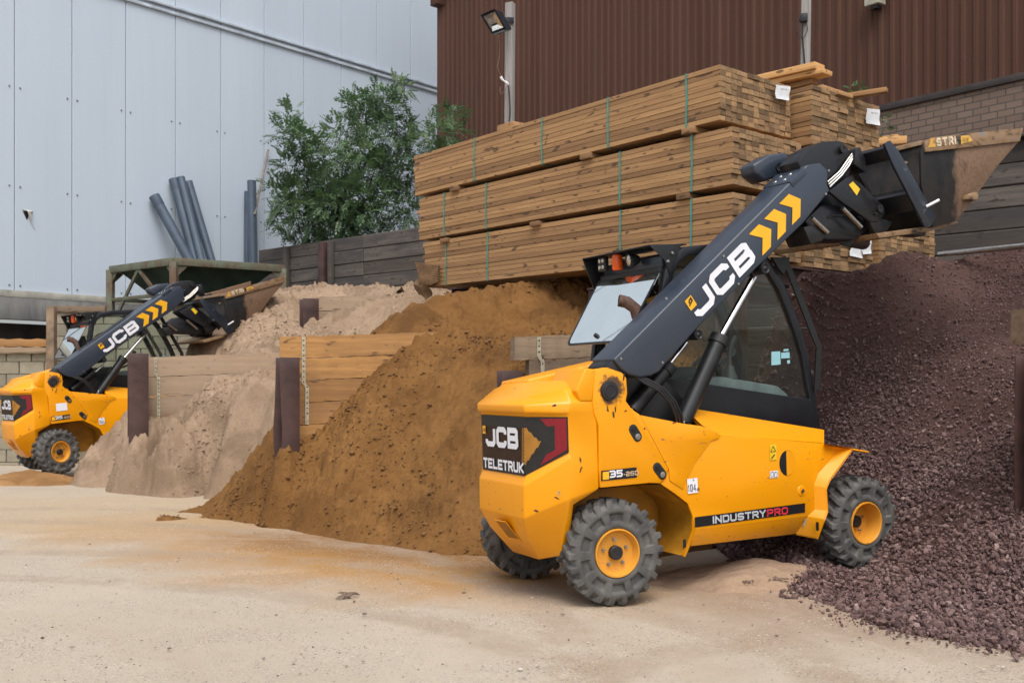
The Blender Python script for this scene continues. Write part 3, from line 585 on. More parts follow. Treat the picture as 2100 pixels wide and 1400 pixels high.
def lettering(mb, txt, o, u, v, h, w, st, gap, narrow={'I': .0, '-': .5, '1': .6}, shear=0.0, lift=None):
    """flat block letters on the plane (o,u,v); w = letter width, st = stroke"""
    o, u, v = Vector(o), Vector(u).normalized(), Vector(v).normalized(); nrm = u.cross(v); x = 0.0
    for ch in txt:
        if ch == ' ': x += w * .5; continue
        cw = w * narrow.get(ch, 1.0) if ch in narrow else w
        cw = max(cw, st)
        for k, pl in enumerate(FONT[ch]):
            pp = [Vector((x + st / 2 + a * (cw - st), st / 2 + b * (h - st))) for a, b in pl]; n = len(pp); lft = []; rgt = []
            closed = (pp[0] - pp[-1]).length < 1e-6
            for i in range(n):
                if closed and i in (0, n - 1): d0 = (pp[-1] - pp[-2]).normalized(); d1 = (pp[1] - pp[0]).normalized()
                else:
                    d0 = (pp[i] - pp[i - 1]).normalized() if i else (pp[1] - pp[0]).normalized()
                    d1 = (pp[i + 1] - pp[i]).normalized() if i < n - 1 else d0
                b = (d0 + d1).normalized(); m = Vector((-b.y, b.x)); c = max(.35, m.dot(Vector((-d0.y, d0.x)))); q = pp[i].copy()
                if not closed and i == 0: q = q - d1 * (st / 2 if ch not in 'JCS' else 0)
                if not closed and i == n - 1: q = q + d0 * (st / 2 if ch not in 'JCS' else 0)
                lft.append(q + m * (st / 2 / c)); rgt.append(q - m * (st / 2 / c))
            f3 = lambda q: o + u * (q.x + shear * q.y) + v * q.y + nrm * (.0003 * k)
            for i in range(n - 1): mb.face([f3(lft[i]), f3(lft[i + 1]), f3(rgt[i + 1]), f3(rgt[i])])
        x += cw + gap
    return x
# ------------------------------------------------------------------ telescopic handler (local: x forward, y left, z up)
TH, PT = R(28), R(2.0)
MF = Vector((math.cos(TH) * math.cos(PT), math.sin(TH) * math.cos(PT), math.sin(PT))); ML = Vector((-math.sin(TH), math.cos(TH), 0)); MU = MF.cross(ML)
MA = at(1267, 1134, 6.64); ZO = .342
def mloc(P): d = P - MA; return Vector((d.dot(MF), d.dot(ML), d.dot(MU)))
def SY(px, py, c=.06):
    r = ray(px, py); o = CAMP - MA; k = (c - o.dot(ML)) / r.dot(ML); q = mloc(CAMP + r * k); return (q.x, q.z)
def SX(px, py, c):
    r = ray(px, py); o = CAMP - MA; k = (c - o.dot(MF)) / r.dot(MF); q = mloc(CAMP + r * k); return Vector((c, q.y, q.z))
def S3(px, py, c=.06): q = SY(px, py, c); return Vector((q[0], c, q[1]))
def mmat(F_, L_, U_, o): m = Matrix((F_, L_, U_)).transposed().to_4x4(); m.translation = o; return m
OFF = (0, 0, ZO)
def tyre_mesh():
    NL = 22; seg = NL * 30; ph = np.arange(seg) / seg * 2 * np.pi
    half = [(.150, .045), (.152, .022), (.163, .006), (.172, .0), (.186, -.001), (.196, .001), (.204, .001), (.212, .001), (.232, .001), (.250, .001), (.258, .001), (.266, .001), (.274, -.001), (.286, .0), (.296, .003), (.306, .010), (.314, .020), (.318, .032), (.318, .048), (.318, .065), (.318, .080), (.318, .095), (.318, .110), (.318, .122)]
    prof = half + [(r_, .25 - y_) for r_, y_ in half[::-1]]
    V = []
    for i, (r_, y_) in enumerate(prof):
        side = 1 if y_ < .125 else -1; yy = y_ if side > 0 else .25 - y_
        lp = ph * NL / (2 * np.pi) + (0 if side > 0 else .5) + np.clip(yy - .015, 0, .11) * 5.5
        fr = lp - np.floor(lp); mask = np.clip((np.minimum(fr, 1 - fr) - .22) / .03, 0, 1); mask = 1 - mask
        rr = np.full(seg, r_); yv = np.full(seg, yy)
        wt_ = np.clip((r_ - .298) / .014, 0, 1)
        if yy > .118: wt_ = 0
        rr = rr + .026 * mask * wt_ * np.clip((.122 - yy) / .012, 0, 1); yv = yv - .004 * mask * wt_ * (yy < .06) + .010 * (1 - mask) * wt_ * (yy < .03)
        if .198 < r_ < .264 and yy < .01:   # hollows in the sidewall
            pf = (ph * 10 / (2 * np.pi)); pf = pf - np.floor(pf); pm = np.clip((np.minimum(pf, 1 - pf) - .17) / .05, 0, 1)
            e = np.clip(min(r_ - .200, .262 - r_) / .010, 0, 1); yv = yv + .020 * pm * e
        if side < 0: yv = .25 - yv
        V.append(np.stack([rr * np.cos(ph), yv, rr * np.sin(ph)], -1))
    m = len(prof); V = np.concatenate(V); I = np.arange(m * seg).reshape(m, seg); J = np.roll(I, -1, 1)
    F = np.stack([I[:-1], J[:-1], J[1:], I[1:]], -1).reshape(-1, 4); return V, F
TV, TF = tyre_mesh()
_tm = [None]
def wheel(par, c, steer=0.0, flip=False, deep=False):
    M4 = Matrix.Translation(Vector(c) + Vector(OFF)) @ Matrix.Rotation(steer, 4, 'Z') @ (Matrix.Rotation(math.pi, 4, 'Z') if flip else Matrix())
    dp = .125 if deep else .045
    mb = MB(); mb.lathe([(0, dp - .035), (.040, dp - .035), (.046, dp - .028), (.046, dp + .01), (.07, dp + .01), (.07, .22), (0, .22)], (0, 0, 0), (0, 1, 0), 28)
    hub = mb.build('wheel', M['plastic'], par); hub.matrix_local = M4
    mb = MB(); mb.lathe([(.150, .06), (.160, .008), (.158, -.003), (.150, -.004), (.145, .004), (.140, .02), (.134, dp - .012), (.128, dp), (.10, dp + .004), (.0, dp + .004)], (0, 0, 0), (0, 1, 0), 48)
    rim = mb.build('rim', M['yellow'], hub)
    for k in range(5):
        a = 2 * math.pi * k / 5 + .35; mb = MB(); mb.lathe([(0, -.02), (.008, -.02), (.008, -.006), (.0125, -.006), (.0125, .006), (.017, .006), (.017, .01)], (.086 * math.cos(a), dp, .086 * math.sin(a)), (0, 1, 0), 6); mb.build('wheel_nut', M['steel'], hub, smooth=0)
    if _tm[0] is None:
        ty = np_mesh('tyre', TV, TF, M['tyre'], hub); ty.data.set_sharp_from_angle(angle=R(45)); _tm[0] = ty.data
    else: ty = link('tyre', _tm[0], None, hub)
    return hub
H1 = empty('telescopic_handler', mmat(MF, ML, MU, MA - MU * ZO), 'nearest yellow telescopic handler, its dark boom raised over the red stone heap', 'forklift', 'yellow telescopic handlers')
H = H1
BY0, BY1 = .08, .36
bd = Vector((math.cos(R(38.4)), 0, math.sin(R(38.4)))); bn = Vector((-bd.z, 0, bd.x))
def BL(s, t, y): return bd * s + bn * t + Vector((0, y, 0))
def bst(px, py): q = S3(px, py, BY0); return q.dot(bd), q.dot(bn)
# --- counterweight
FB = 1.2
def ring(S_, B_, A_, far_y=.862, fb=1.2, dz=0):
    return [Vector(S_), Vector(B_), Vector(A_), Vector((A_[0], far_y, A_[2])), Vector((B_[0], fb, B_[2])), Vector((S_[0], fb, S_[2]))]
rings = [ring((.0, .30, 1.12), (-.20, .24, 1.13), SX(1082, 782, -.33), SX(1026, 787, -.36).y, 1.0),
         ring((.0, .12, 1.07), (-.288, .12, 1.073), (-.47, .334, 1.026), .80, 1.12),
         ring((-.09, .06, .986), (-.29, .05, .986), (-.56, .186, .98)),
         ring((-.09, .06, .925), (-.318, .05, .925), (-.56, .189, .937)),
         ring((-.09, .06, .906), (-.309, .06, .906), (-.53, .222, .913)),
         ring((-.09, .06, .666), (-.310, .06, .666), (-.53, .25, .518)),
         ring((-.09, .06, .560), (-.309, .045, .633), (-.56, .219, .464), .866),
         ring((-.09, .06, .420), (-.326, .05, .372), (-.56, .232, .252), .875),
         ring((-.262, .10, .33), (-.318, .10, .26), (-.50, .30, .12), .84, 1.12),
         ring((-.255, .20, .0), (-.319, .2, -.012), (-.35, .426, -.068), .786, .95)]
mb = MB(); mb.loft(rings[::-1]); mb.build('counterweight', M['yellow'], H, bevel=.012, seg=3, off=OFF)
mb = MB()  # bonnet
a0, a1 = SX(1082, 780, -.33), SX(1027, 784, -.36); b0, b1 = Vector((.30, .40, 1.262)), SX(1208, 740, .30)
mb.hexa([a0 - Vector((0, 0, .1)), a1 - Vector((0, 0, .1)), b1 - Vector((0, 0, .2)), b0 - Vector((0, 0, .2)), a0 + Vector((0, 0, .006)), a1 + Vector((0, 0, .006)), b1, b0])
mb.build('bonnet', M['yellow'], H, bevel=.012, seg=3, off=OFF)
mb = MB(); mb.prism([SY(1199, 755), SY(1221, 757), SY(1214, 823), SY(1188, 823), SY(1180, 801)], .052, .42); mb.build('boom_cover', M['yellow'], H, bevel=.012, seg=3, off=OFF)
# --- grille with lettering and reflectors on the tail
gA0, gA1 = Vector((-.536, .222, .905)), Vector((-.536, .25, .523)); gB0, gB1 = Vector((-.314, .055, .898)), Vector((-.314, .055, .672)); gF0, gF1 = Vector((-.536, .852, .905)), Vector((-.536, .85, .523))
mb = MB(); mb.face([gF0, gF1, gA1, gA0]); mb.face([gA0, gA1, gB1, gB0]); g = mb.build('grille', M['grille'], H, off=OFF)
def GR(f, k):  # point on the rear flat: f 0..1 from far to near, k 0..1 from bottom to top
    return (gF1.lerp(gA1, f)).lerp(gF0.lerp(gA0, f), k) + Vector((-.004, 0, 0))
def GC(f, k): nn = (gB0 - gA0).cross(gA1 - gA0).normalized(); return (gA1.lerp(gB1, f)).lerp(gA0.lerp(gB0, f), k) + nn * (.004 if nn.x < 0 else -.004)
mb = MB()   # mesh of the grille: fine perforation bars
for i in range(26):
    k = .24 + .56 * i / 25; a = GR(.03, k); b = GR(.985, k); mb.bar([a, b], .004, .002, (0, 0, 1))
for i in range(46):
    f = .03 + .955 * i / 45; mb.bar([GR(f, .24), GR(f, .80)], .004, .002, (0, 1, 0))
mb.build('grille_mesh', simple('grille_bronze', (.060, .028, .014), .5, .2, .3, 20), H, off=OFF)
mb = MB()   # amber perforated arrow next to the mesh, wraps onto the chamfer
for i in range(22):
    k = .20 + .60 * i / 21; reach = .62 * (1 - abs(k - .5) / .34)
    for j in range(11):
        f = -.06 + .040 * j + (.020 if i % 2 else 0)
        if f <= max(.02, reach * .62):
            p_ = GC(max(f, 0), k) if f >= 0 else GR(1 + f * .55, k)
            e1, e2 = ((gB0 - gA0).normalized(), Vector((0, 0, 1))) if f >= 0 else (Vector((0, -1, 0)), Vector((0, 0, 1)))
            nn = e1.cross(e2); nn = nn if nn.x < 0 else -nn; p_ = p_ + nn * .002
            mb.face([p_ + e1 * (.0052 * math.cos(a)) + e2 * (.0068 * math.sin(a)) for a in [math.pi / 3 * q for q in range(6)]])
mb.build('grille_arrow', simple('amber_mesh', (.42, .185, .02), .5, 0, .2, 20), H, off=OFF, smooth=0)
mb = MB(); uu = (gA0 - gF0).normalized(); lettering(mb, 'JCB', GR(.13, .44) + Vector((-.007, 0, 0)), uu, (0, 0, 1), .140, .148, .036, .014); mb.build('lettering', M['white'], H, off=OFF, smooth=0)
mb = MB(); lettering(mb, 'TELETRUK', GR(.045, .045) + Vector((-.004, 0, 0)), (gA1 - gF1).normalized(), (0, 0, 1), .070, .066, .0165, .0075); mb.build('lettering', M['white'], H, off=OFF, smooth=0)
mb = MB(); p_ = GR(.06, .66) + Vector((-.007, 0, 0)); mb.face([p_, p_ + uu * .045, p_ + uu * .045 + Vector((0, 0, .055)), p_ + Vector((0, 0, .055))]); bg_ = mb.build('badge', M['yellowdecal'], H, off=OFF)
mb = MB(); lettering(mb, 'JCB', p_ + uu * .008 + Vector((-.002, 0, .016)), uu, (.0, 0, 1), .022, .010, .003, .002); mb.build('lettering', M['blackdecal'], bg_, smooth=0, off=OFF)
ch = [(.38, .97), (.96, .97), (.96, .09), (.36, .05), (.44, .20), (.70, .20), (.70, .80), (.52, .80)]
ch = [(.36, .965), (.965, .965), (.965, .10), (.36, .045), (.50, .21), (.70, .235), (.69, .80), (.52, .80)]
mb = MB(); mb.face([GC(*q) for q in ch[:2]] + [GC(*ch[6]), GC(*ch[7])]); mb.face([GC(*ch[1]), GC(*ch[2]), GC(*ch[5]), GC(*ch[6])]); mb.face([GC(*ch[2]), GC(*ch[3]), GC(*ch[4]), GC(*ch[5])]); mb.build('reflector', M['red'], H, off=OFF, smooth=0)
# tow pocket
q = [(1014, 1064), (1037, 1068), (1070, 1108), (1043, 1103)]
def on_skirt(px, py):  # skirt face between the lower two rings
    a_, b_, c_ = rings[8][2], rings[9][2], rings[9][3]; n_ = (b_ - a_).cross(c_ - a_).normalized(); o_ = CAMP - MA; o_ = Vector((o_.dot(MF), o_.dot(ML), o_.dot(MU))); r_ = ray(px, py); r_ = Vector((r_.dot(MF), r_.dot(ML), r_.dot(MU)))
    return o_ + r_ * ((a_ - o_).dot(n_) / r_.dot(n_)), (n_ if n_.x < 0 else -n_)
pk = [on_skirt(*c) for c in q]; nn = pk[0][1]
mb = MB(); inn_ = [p_[0] * .86 + sum((k[0] for k in pk), Vector()) / 4 * .14 + nn * .002 for p_ in pk]
mb.loft([[p_[0] + nn * .002 for p_ in pk], [p_[0] + nn * .006 for p_ in pk], inn_], True, False, False); mb.mi = 1; mb.face(inn_)
mb.build('tow_pocket', [M['yellow'], simple('shaded_yellow', (.30, .12, .003), .6)], H, off=OFF)  # pocket floor in darker yellow: the shade of the recess is in its colour
# --- tower plate and side panels
tower = [(1221, 757), (1245, 753), (1276, 764), (1285, 775), (1287, 806), (1284, 822), (1296, 838), (1313, 850), (1342, 905), (1372, 962), (1356, 991), (1333, 990), (1232, 1000), (1229, 960), (1228, 873), (1218, 846), (1215, 823)]
mb = MB(); mb.prism([SY(*q, .05) for q in tower], .05, .10); mb.build('tower_plate', M['yellow'], H, bevel=.008, seg=2, off=OFF)
mb = MB(); mb.prism([SY(*q, .05) for q in tower[:12] + [(1230, 940), (1222, 846)]], .40, .45); mb.build('tower_plate', M['yellow'], H, bevel=.008, off=OFF)
main = [(1313, 851), (1400, 868), (1437, 873), (1470, 884), (1477, 893), (1560, 898), (1690, 909), (1719, 925), (1678, 970), (1669, 995), (1671, 1044), (1656, 1058), (1425, 1086), (1420, 1055), (1411, 1032), (1384, 1011), (1356, 992), (1372, 962), (1342, 905)]
mainp = [SY(*q) for q in main]
mb = MB(); mb.prism(mainp, .06, .10); mb.prism(mainp, 1.16, 1.20)
a, b = S3(1425, 1086), S3(1656, 1058); c_, d_ = S3(1632, 1094, .13), S3(1416, 1119, .13)
mb.loft([[a + Vector((0, .002, 0)), b + Vector((0, .002, 0)), c_, d_], [a + Vector((0, .03, 0)), b + Vector((0, .03, 0)), c_ + Vector((0, .03, 0)), d_ + Vector((0, .03, 0))]])
e_ = [S3(1425, 1084), S3(1416, 1119, .13), S3(1405, 1142, .10), S3(1397, 1137, .11), S3(1421, 1088, .065), S3(1420, 1055, .065)]
mb.loft([e_, [p_ + Vector((0, .02, 0)) for p_ in e_]])
mb.build('side_panel', M['yellow'], H, bevel=.006, seg=2, off=OFF)
lip = [(1313, 851), (1400, 868), (1437, 873), (1470, 884), (1478, 892), (1474, 899), (1458, 904), (1425, 950), (1404, 990), (1401, 1003), (1374, 985), (1372, 962), (1342, 905)]
mb = MB(); mb.prism([SY(*q, .052) for q in lip], .052, .0585); mb.build('raised_panel', M['yellow'], H, bevel=.004, seg=2, off=OFF)
mb = MB()   # sloping ledge under the cab and front mudguard
low = [S3(1440, 872, .075), S3(1478, 893), S3(1560, 898), S3(1690, 908)]; top = [S3(1400, 834, .33), S3(1450, 842, .33), S3(1560, 860, .33), S3(1690, 881, .33)]
mb.loft([low, top], False, False, False); mb.loft([[p_ - Vector((0, -.01, .02)) for p_ in low], [p_ - Vector((0, -.01, .02)) for p_ in top]], False, False, False)
mb.build('ledge', M['yellow'], H, off=OFF, bevel=.0)
mb = MB()
inn = [S3(1690, 909), S3(1719, 925), S3(1678, 970), S3(1669, 995), S3(1671, 1044), S3(1656, 1058), S3(1632, 1094, .13)]
out = [S3(1692, 909, .02), S3(1748, 919, -.01), S3(1700, 984, -.01), S3(1694, 1000, -.01), S3(1697, 1046, -.01), S3(1690, 1064, .0), S3(1676, 1102, .06)]
mb.loft([inn, out], False, False, False); mb.loft([[p_ + Vector((.012, .01, -.012)) for p_ in inn], [p_ + Vector((.012, .004, -.012)) for p_ in out]], False, False, False)
f0 = [S3(1748, 919, -.01), S3(1783, 925, -.01)]; mb.hexa([f0[0] - Vector((0, 0, .012)), f0[1] - Vector((0, 0, .012)), Vector((f0[1].x, .36, f0[1].z - .012)), Vector((f0[0].x - .2, .36, f0[0].z + .02)), f0[0], f0[1], Vector((f0[1].x, .36, f0[1].z)), Vector((f0[0].x - .2, .36, f0[0].z + .034))])
mb.build('mudguard', M['yellow'], H, off=OFF, bevel=.004)
mb = MB()   # wheel-arch lining and chassis
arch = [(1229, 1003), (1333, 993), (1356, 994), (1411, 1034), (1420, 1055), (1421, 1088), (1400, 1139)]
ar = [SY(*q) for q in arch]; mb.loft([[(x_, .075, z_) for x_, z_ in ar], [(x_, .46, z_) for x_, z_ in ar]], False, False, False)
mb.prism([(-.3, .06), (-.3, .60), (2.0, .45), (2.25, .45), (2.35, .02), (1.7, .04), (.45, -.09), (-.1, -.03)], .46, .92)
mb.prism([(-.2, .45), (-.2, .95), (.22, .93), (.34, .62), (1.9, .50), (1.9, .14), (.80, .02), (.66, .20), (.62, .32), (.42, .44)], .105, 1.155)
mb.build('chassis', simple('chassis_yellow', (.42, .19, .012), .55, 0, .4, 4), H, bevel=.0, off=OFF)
for ax_ in ((0, 0), (2.243, -.03)): mb = MB(); mb.tube([(ax_[0], .25, ax_[1]), (ax_[0], 1.1, ax_[1])], .055); mb.build('axle', M['blackdirty'], H, off=OFF)
# dark engine bay between tower and cab
mb = MB(); mb.prism([(.12, .62), (.12, 1.05), (.42, 1.16), (.62, 1.12), (.9, .86), (1.0, .62)], .30, .41); mb.build('inner_guard', M['black'], H, off=OFF)
# --- wheels
fwx, fwz = SY(1778, 1072, 0)
w1 = wheel(H, (0, 0, 0), R(-8)); w2 = wheel(H, (0, 1.30, 0), R(-8), True)
wheel(H, (fwx, 0, fwz), 0, False, True); wheel(H, (fwx, 1.30, fwz), 0, True, True)
# --- boom
prof = [(1259, 738), (1329, 664), (1407, 595), (1454, 545), (1533, 479), (1594, 405), (1630, 362), (1656, 337), (1684, 334), (1700, 351), (1697, 377), (1703, 391), (1649, 457), (1548, 554), (1439, 664), (1366, 746), (1353, 762), (1335, 771), (1313, 774), (1290, 768), (1274, 757)]
def straight(px, py, t): s, _ = bst(px, py); q = BL(s, t, 0); return (q.x, q.z)
pr = []
for i, q in enumerate(prof):
    if i in (1, 2, 3, 4, 5, 6): continue
    pr.append(SY(*q, BY0))
pr[0] = straight(1259, 738, .945); pr[1] = straight(1656, 337, .945)
pr = [p for p in pr]
mb = MB(); mb.prism(pr, BY0, BY1); mb.build('boom', M['boomgrey'], H, bevel=.014, seg=3, off=OFF)
s0 = bst(1259, 738)[0]
mb = MB(); mb.hexa([BL(s0 - .12, .80, .10), BL(s0 + .1, .80, .10), BL(s0 + .1, .80, .34), BL(s0 - .12, .80, .34), BL(s0 - .06, .935, .10), BL(s0 + .1, .935, .10), BL(s0 + .1, .935, .34), BL(s0 - .06, .935, .34)]); mb.build('boom_foot', M['blackdirty'], H, bevel=.01, off=OFF)
mb = MB(); mb.hexa([BL(2.84, .9, BY0 - .006), BL(3.02, .9, BY0 - .006), BL(3.02, .9, BY1 + .006), BL(2.84, .9, BY1 + .006), BL(2.84, .953, BY0 - .006), BL(3.02, .953, BY0 - .006), BL(3.02, .953, BY1 + .006), BL(2.84, .953, BY1 + .006)]); cl = mb.build('boom_collar', M['boomgrey'], H, bevel=.006, off=OFF)
for ds in (.05, .12):
    for yy in (.17, .27): mb = MB(); mb.lathe([(.0, .004), (.012, .004), (.016, .0), (.016, -.002)], BL(2.84 + ds, .954, yy), bn, 12); mb.build('bolt', M['steel'], cl, off=OFF)
mb = MB(); [mb.lathe([(0, -.006), (.009, -.006), (.009, .002)], BL(*bst(*q), BY0), (0, 1, 0), 8) for q in ((1483, 525), (1514, 582), (1366, 612), (1273, 735), (1650, 355), (1699, 350), (1358, 743), (1693, 398))]
mb.build('boom_bolts', M['steel'], H, off=OFF)
for a_, b_, y0_, y1_ in ((3.035, 3.12, .12, .17), (3.035, 3.115, .21, .25)): mb = MB(); mb.face([BL(a_, .9475, y0_), BL(b_, .9475, y0_), BL(b_, .9475, y1_), BL(a_, .9475, y1_)]); mb.build('label_strip', M['white'], H, off=OFF)
# lettering on the boom
YD = BY0 - .004
mb = MB(); s0, s1 = 1.545, 2.235; lettering(mb, 'JCB', BL(s0, .706, YD), bd, bn, .176, .212, .045, .024); mb.build('lettering', M['white'], H, off=OFF, smooth=0)
mb = MB(); mb.face([BL(1.532, .795, YD), BL(1.60, .795, YD), BL(1.60, .878, YD), BL(1.532, .878, YD)]); bg_ = mb.build('badge', M['yellowdecal'], H, off=OFF)
mb = MB(); lettering(mb, 'JCB', BL(1.542, .822, YD - .002), bd + bn * .35, bn, .034, .016, .006, .002); mb.build('lettering', M['blackdecal'], bg_, off=OFF, smooth=0)
for k in range(3):
    s = 2.285 + .185 * k; mb = MB(); w = .075
    mb.face([BL(s, .888, YD), BL(s + w + .045, .888, YD), BL(s + w + .115, .793, YD), BL(s + .085, .793, YD)]); mb.face([BL(s + .085, .793, YD), BL(s + w + .115, .793, YD), BL(s + w + .03, .698, YD), BL(s, .698, YD)])
    mb.build('chevron', M['yellowdecal'], H, off=OFF, smooth=0)
# --- boom head, tilt gear and carriage
mb = MB(); mb.prism([SY(*q, .1) for q in ((1640, 330), (1662, 305), (1694, 289), (1726, 287), (1743, 300), (1753, 330), (1745, 366), (1700, 400), (1672, 400))], .12, .33); mb.build('boom_head', M['blackdirty'], H, bevel=.012, off=OFF)
mb = MB(); [mb.prism([SY(*q, .09) for q in ((1700, 392), (1740, 362), (1764, 374), (1812, 422), (1816, 438), (1803, 455), (1786, 455), (1724, 412))], y_, y_ + .03) for y_ in (.09, .34)]; mb.build('tilt_link', M['blackdirty'], H, bevel=.008, off=OFF)
mb = MB(); mb.face([S3(*q, .086) for q in ((1741, 379), (1749, 372), (1764, 388), (1757, 401))]); mb.build('warning_sticker', M['yellowsign'], H, off=OFF)
for q, r_ in (((1729.5, 305), .032), ((1806, 428), .03), ((1797, 438), .012)):
    y_ = .095 if q[0] < 1740 else .07; mb = MB(); c_ = S3(*q, y_); mb.lathe([(0, 0), (r_ * .4, 0), (r_ * .45, -.004), (r_, -.004), (r_, .04)], c_, (0, 1, 0), 20); mb.build('pivot_pin', M['plastic'], H, off=OFF)
mb = MB(); mb.prism([SY(*q, .45) for q in ((1541, 338), (1574, 318), (1608, 313), (1617, 323), (1614, 348), (1586, 366), (1566, 373), (1546, 357))], .43, .60); mb.build('hose_box', M['boomgrey'], H, bevel=.02, seg=3, off=OFF)
mb = MB(); mb.lathe([(0, 0), (.02, 0), (.03, -.006), (.03, .02)], S3(1597, 343, .425), (0, 1, 0), 16); mb.build('pivot_pin', M['plastic'], H, off=OFF)
for k in range(3):
    mb = MB(); mb.tube([S3(1697 + 2 * k, 374 + 5 * k, .10), S3(1722 + 2 * k, 352 + 4 * k, .10), S3(1737 + 2 * k, 330 + 5 * k, .10), S3(1747 + k, 316 + 4 * k, .11)], .0085); mb.build('hydraulic_pipe', M['steel'], H, off=OFF)
mb = MB(); mb.prism([SY(*q, .1) for q in ((1751, 306), (1760, 302), (1772, 330), (1772, 355), (1748, 338))], .08, .30); mb.build('valve_block', M['blackdirty'], H, bevel=.008, off=OFF)
# head gear under the boom end
mb = MB(); mb.prism([SY(*q, .15) for q in ((1655, 452), (1690, 418), (1722, 420), (1770, 445), (1788, 470), (1760, 492), (1700, 492), (1668, 478))], .17, .40); mb.build('carriage_bracket', M['blackdirty'], H, bevel=.02, off=OFF)
mb = MB(); mb.prism([SY(*q, .15) for q in ((1638, 468), (1662, 462), (1688, 480), (1676, 496), (1654, 503))], .10, .34); mb.build('lower_bracket', M['blackdirty'], H, bevel=.01, off=OFF); mb = MB(); mb.prism([SY(*q, .15) for q in ((1768, 446), (1800, 450), (1822, 456), (1808, 478), (1786, 482))], .10, .16); mb.build('lower_bracket', M['blackdirty'], H, bevel=.01, off=OFF)
mb = MB(); mb.tube([S3(1690, 446, .2), S3(1776, 432, .2)], .035, 14); mb.tube([S3(1700, 470, .3), S3(1790, 458, .3)], .07, 16); mb.tube([S3(1735, 490, .22), S3(1770, 498, .9)], .06, 14); mb.build('tilt_ram', M['blackdirty'], H, off=OFF)
for q0, q1 in (((1728, 427), (1766, 466)), ((1665, 447), (1697, 477))):
    mb = MB(); mb.tube([S3(*q0, .09), S3(*q1, .09)], .017, 12); mb.build('guide_rod', M['steel'], H, off=OFF)
CP = [(1814, 295), (1826, 288), (1843, 309), (1920, 446), (1908, 466), (1897, 466), (1884, 437), (1834, 342)]
cp = [SY(*q, -.085) for q in CP]
mb = MB(); mb.prism(cp, -.085, -.062); cp2 = cp; mb.build('carriage_plate', M['platesteel'], H, bevel=.004, off=OFF)
mb = MB(); mb.prism(cp, 1.12, 1.145); mb.build('carriage_plate', M['blackdirty'], H, bevel=.004, off=OFF)
def mid(i, j, f): return (cp[i][0] * (1 - f) + cp[j][0] * f, cp[i][1] * (1 - f) + cp[j][1] * f)
e0, e1 = mid(0, 7, .1), mid(6, 7, .05); ax_ = Vector((e1[0] - e0[0], 0, e1[1] - e0[1])); ln = ax_.length; ax_.normalize(); nx_ = Vector((ax_.z, 0, -ax_.x))
nx_ = -nx_ if nx_.x > 0 else nx_
mb = MB()
def slat(k0, k1, off0, off1, y0=-.0615, y1=1.119):
    b_ = Vector((e0[0], 0, e0[1])); P4 = [b_ + ax_ * (ln * k0) - nx_ * off0, b_ + ax_ * (ln * k1) - nx_ * off0, b_ + ax_ * (ln * k1) - nx_ * off1, b_ + ax_ * (ln * k0) - nx_ * off1]
    mb.loft([[p_ + Vector((0, y0, 0)) for p_ in P4], [p_ + Vector((0, y1, 0)) for p_ in P4]])
slat(.02, .20, -.01, .05); slat(.72, .98, -.01, .05)
for y_ in (.28, .55, .84): slat(.201, .719, .01, .04, y_, y_ + .07)
mb.build('carriage_frame', M['blackdirty'], H, bevel=.004, off=OFF)
# --- bucket
bo = [(1898, 288), (2093, 264), (2092, 288), (2082, 299), (2042, 345), (1985, 425), (1970, 441), (1965, 452), (1914, 466), (1903, 440), (1890, 380), (1889, 312)]
bk = [SY(*q, -.04) for q in bo]
mb = MB(); mb.prism(bk, -.04, -.02); mb.prism(bk, 1.20, 1.22)
shell = [bk[0], bk[11], bk[10], bk[9], bk[8], bk[7], bk[6], bk[5], bk[4], bk[3], bk[2]]
cx_ = sum(p[0] for p in bk) / len(bk); cz_ = sum(p[1] for p in bk) / len(bk)
sh2 = [(p[0] + (cx_ - p[0]) * .045, p[1] + (cz_ - p[1]) * .045) for p in shell]
for i in range(len(shell) - 1):
    q4 = [shell[i], shell[i + 1], sh2[i + 1], sh2[i]]; mb.loft([[(x_, -.0195, z_) for x_, z_ in q4], [(x_, 1.1995, z_) for x_, z_ in q4]])
t = NT('worn_bucket_steel'); sp = t.sep(); n1 = t.noise(4, 6, .7, t.mapping((1, 1, .5))); n2 = t.noise(40, 4, .7)
f_ = t.math('ADD', t.math('MULTIPLY', t.math('SUBTRACT', sp[0], 3.22), 2.6), t.math('MULTIPLY', t.math('SUBTRACT', n1, .5), 1.5))
col = t.mix(t.ramp(f_, [(.0, 0.0), (.28, 1.0)]), t.ramp(n1, [(.4, (.007, .007, .008)), (.75, (.040, .030, .023))]), t.ramp(n2, [(.3, (.13, .075, .045)), (.7, (.20, .125, .08))]))
t.base(col).rough(.62).bump(n2, .2, .004); t.p.inputs['Specular IOR Level'].default_value = .3; M['bucket'] = t.m
bucket = mb.build('bucket', M['bucket'], H, bevel=.003, off=OFF)
t = NT('worn_rim_steel'); n1 = t.noise(6, 6, .7, t.mapping((1, 1, 2))); t.base(t.ramp(n1, [(.36, (.012, .012, .014)), (.46, (.22, .13, .06)), (.58, (.26, .17, .10)), (.68, (.17, .165, .16))])).rough(.6); M['rim'] = t.m
mb = MB(); rp = [SY(*q, -.055) for q in ((1896, 289), (1912, 282), (2098, 262), (2091, 290), (1898, 312))]; mb.prism(rp, -.058, -.0405); mb.prism(rp, 1.2205, 1.238)
tb = [SY(*q, -.04) for q in ((1891, 287), (1899, 287), (1900, 296), (1889, 297))]; mb.prism(tb, -.0195, 1.1995); mb.build('bucket_rim', M['rim'], bucket, bevel=.003, off=OFF)
ra, rb_ = S3(1899, 309, -.061), S3(2091, 287, -.061); ru = (rb_ - ra).normalized(); rv = Vector((-ru.z, 0, ru.x))
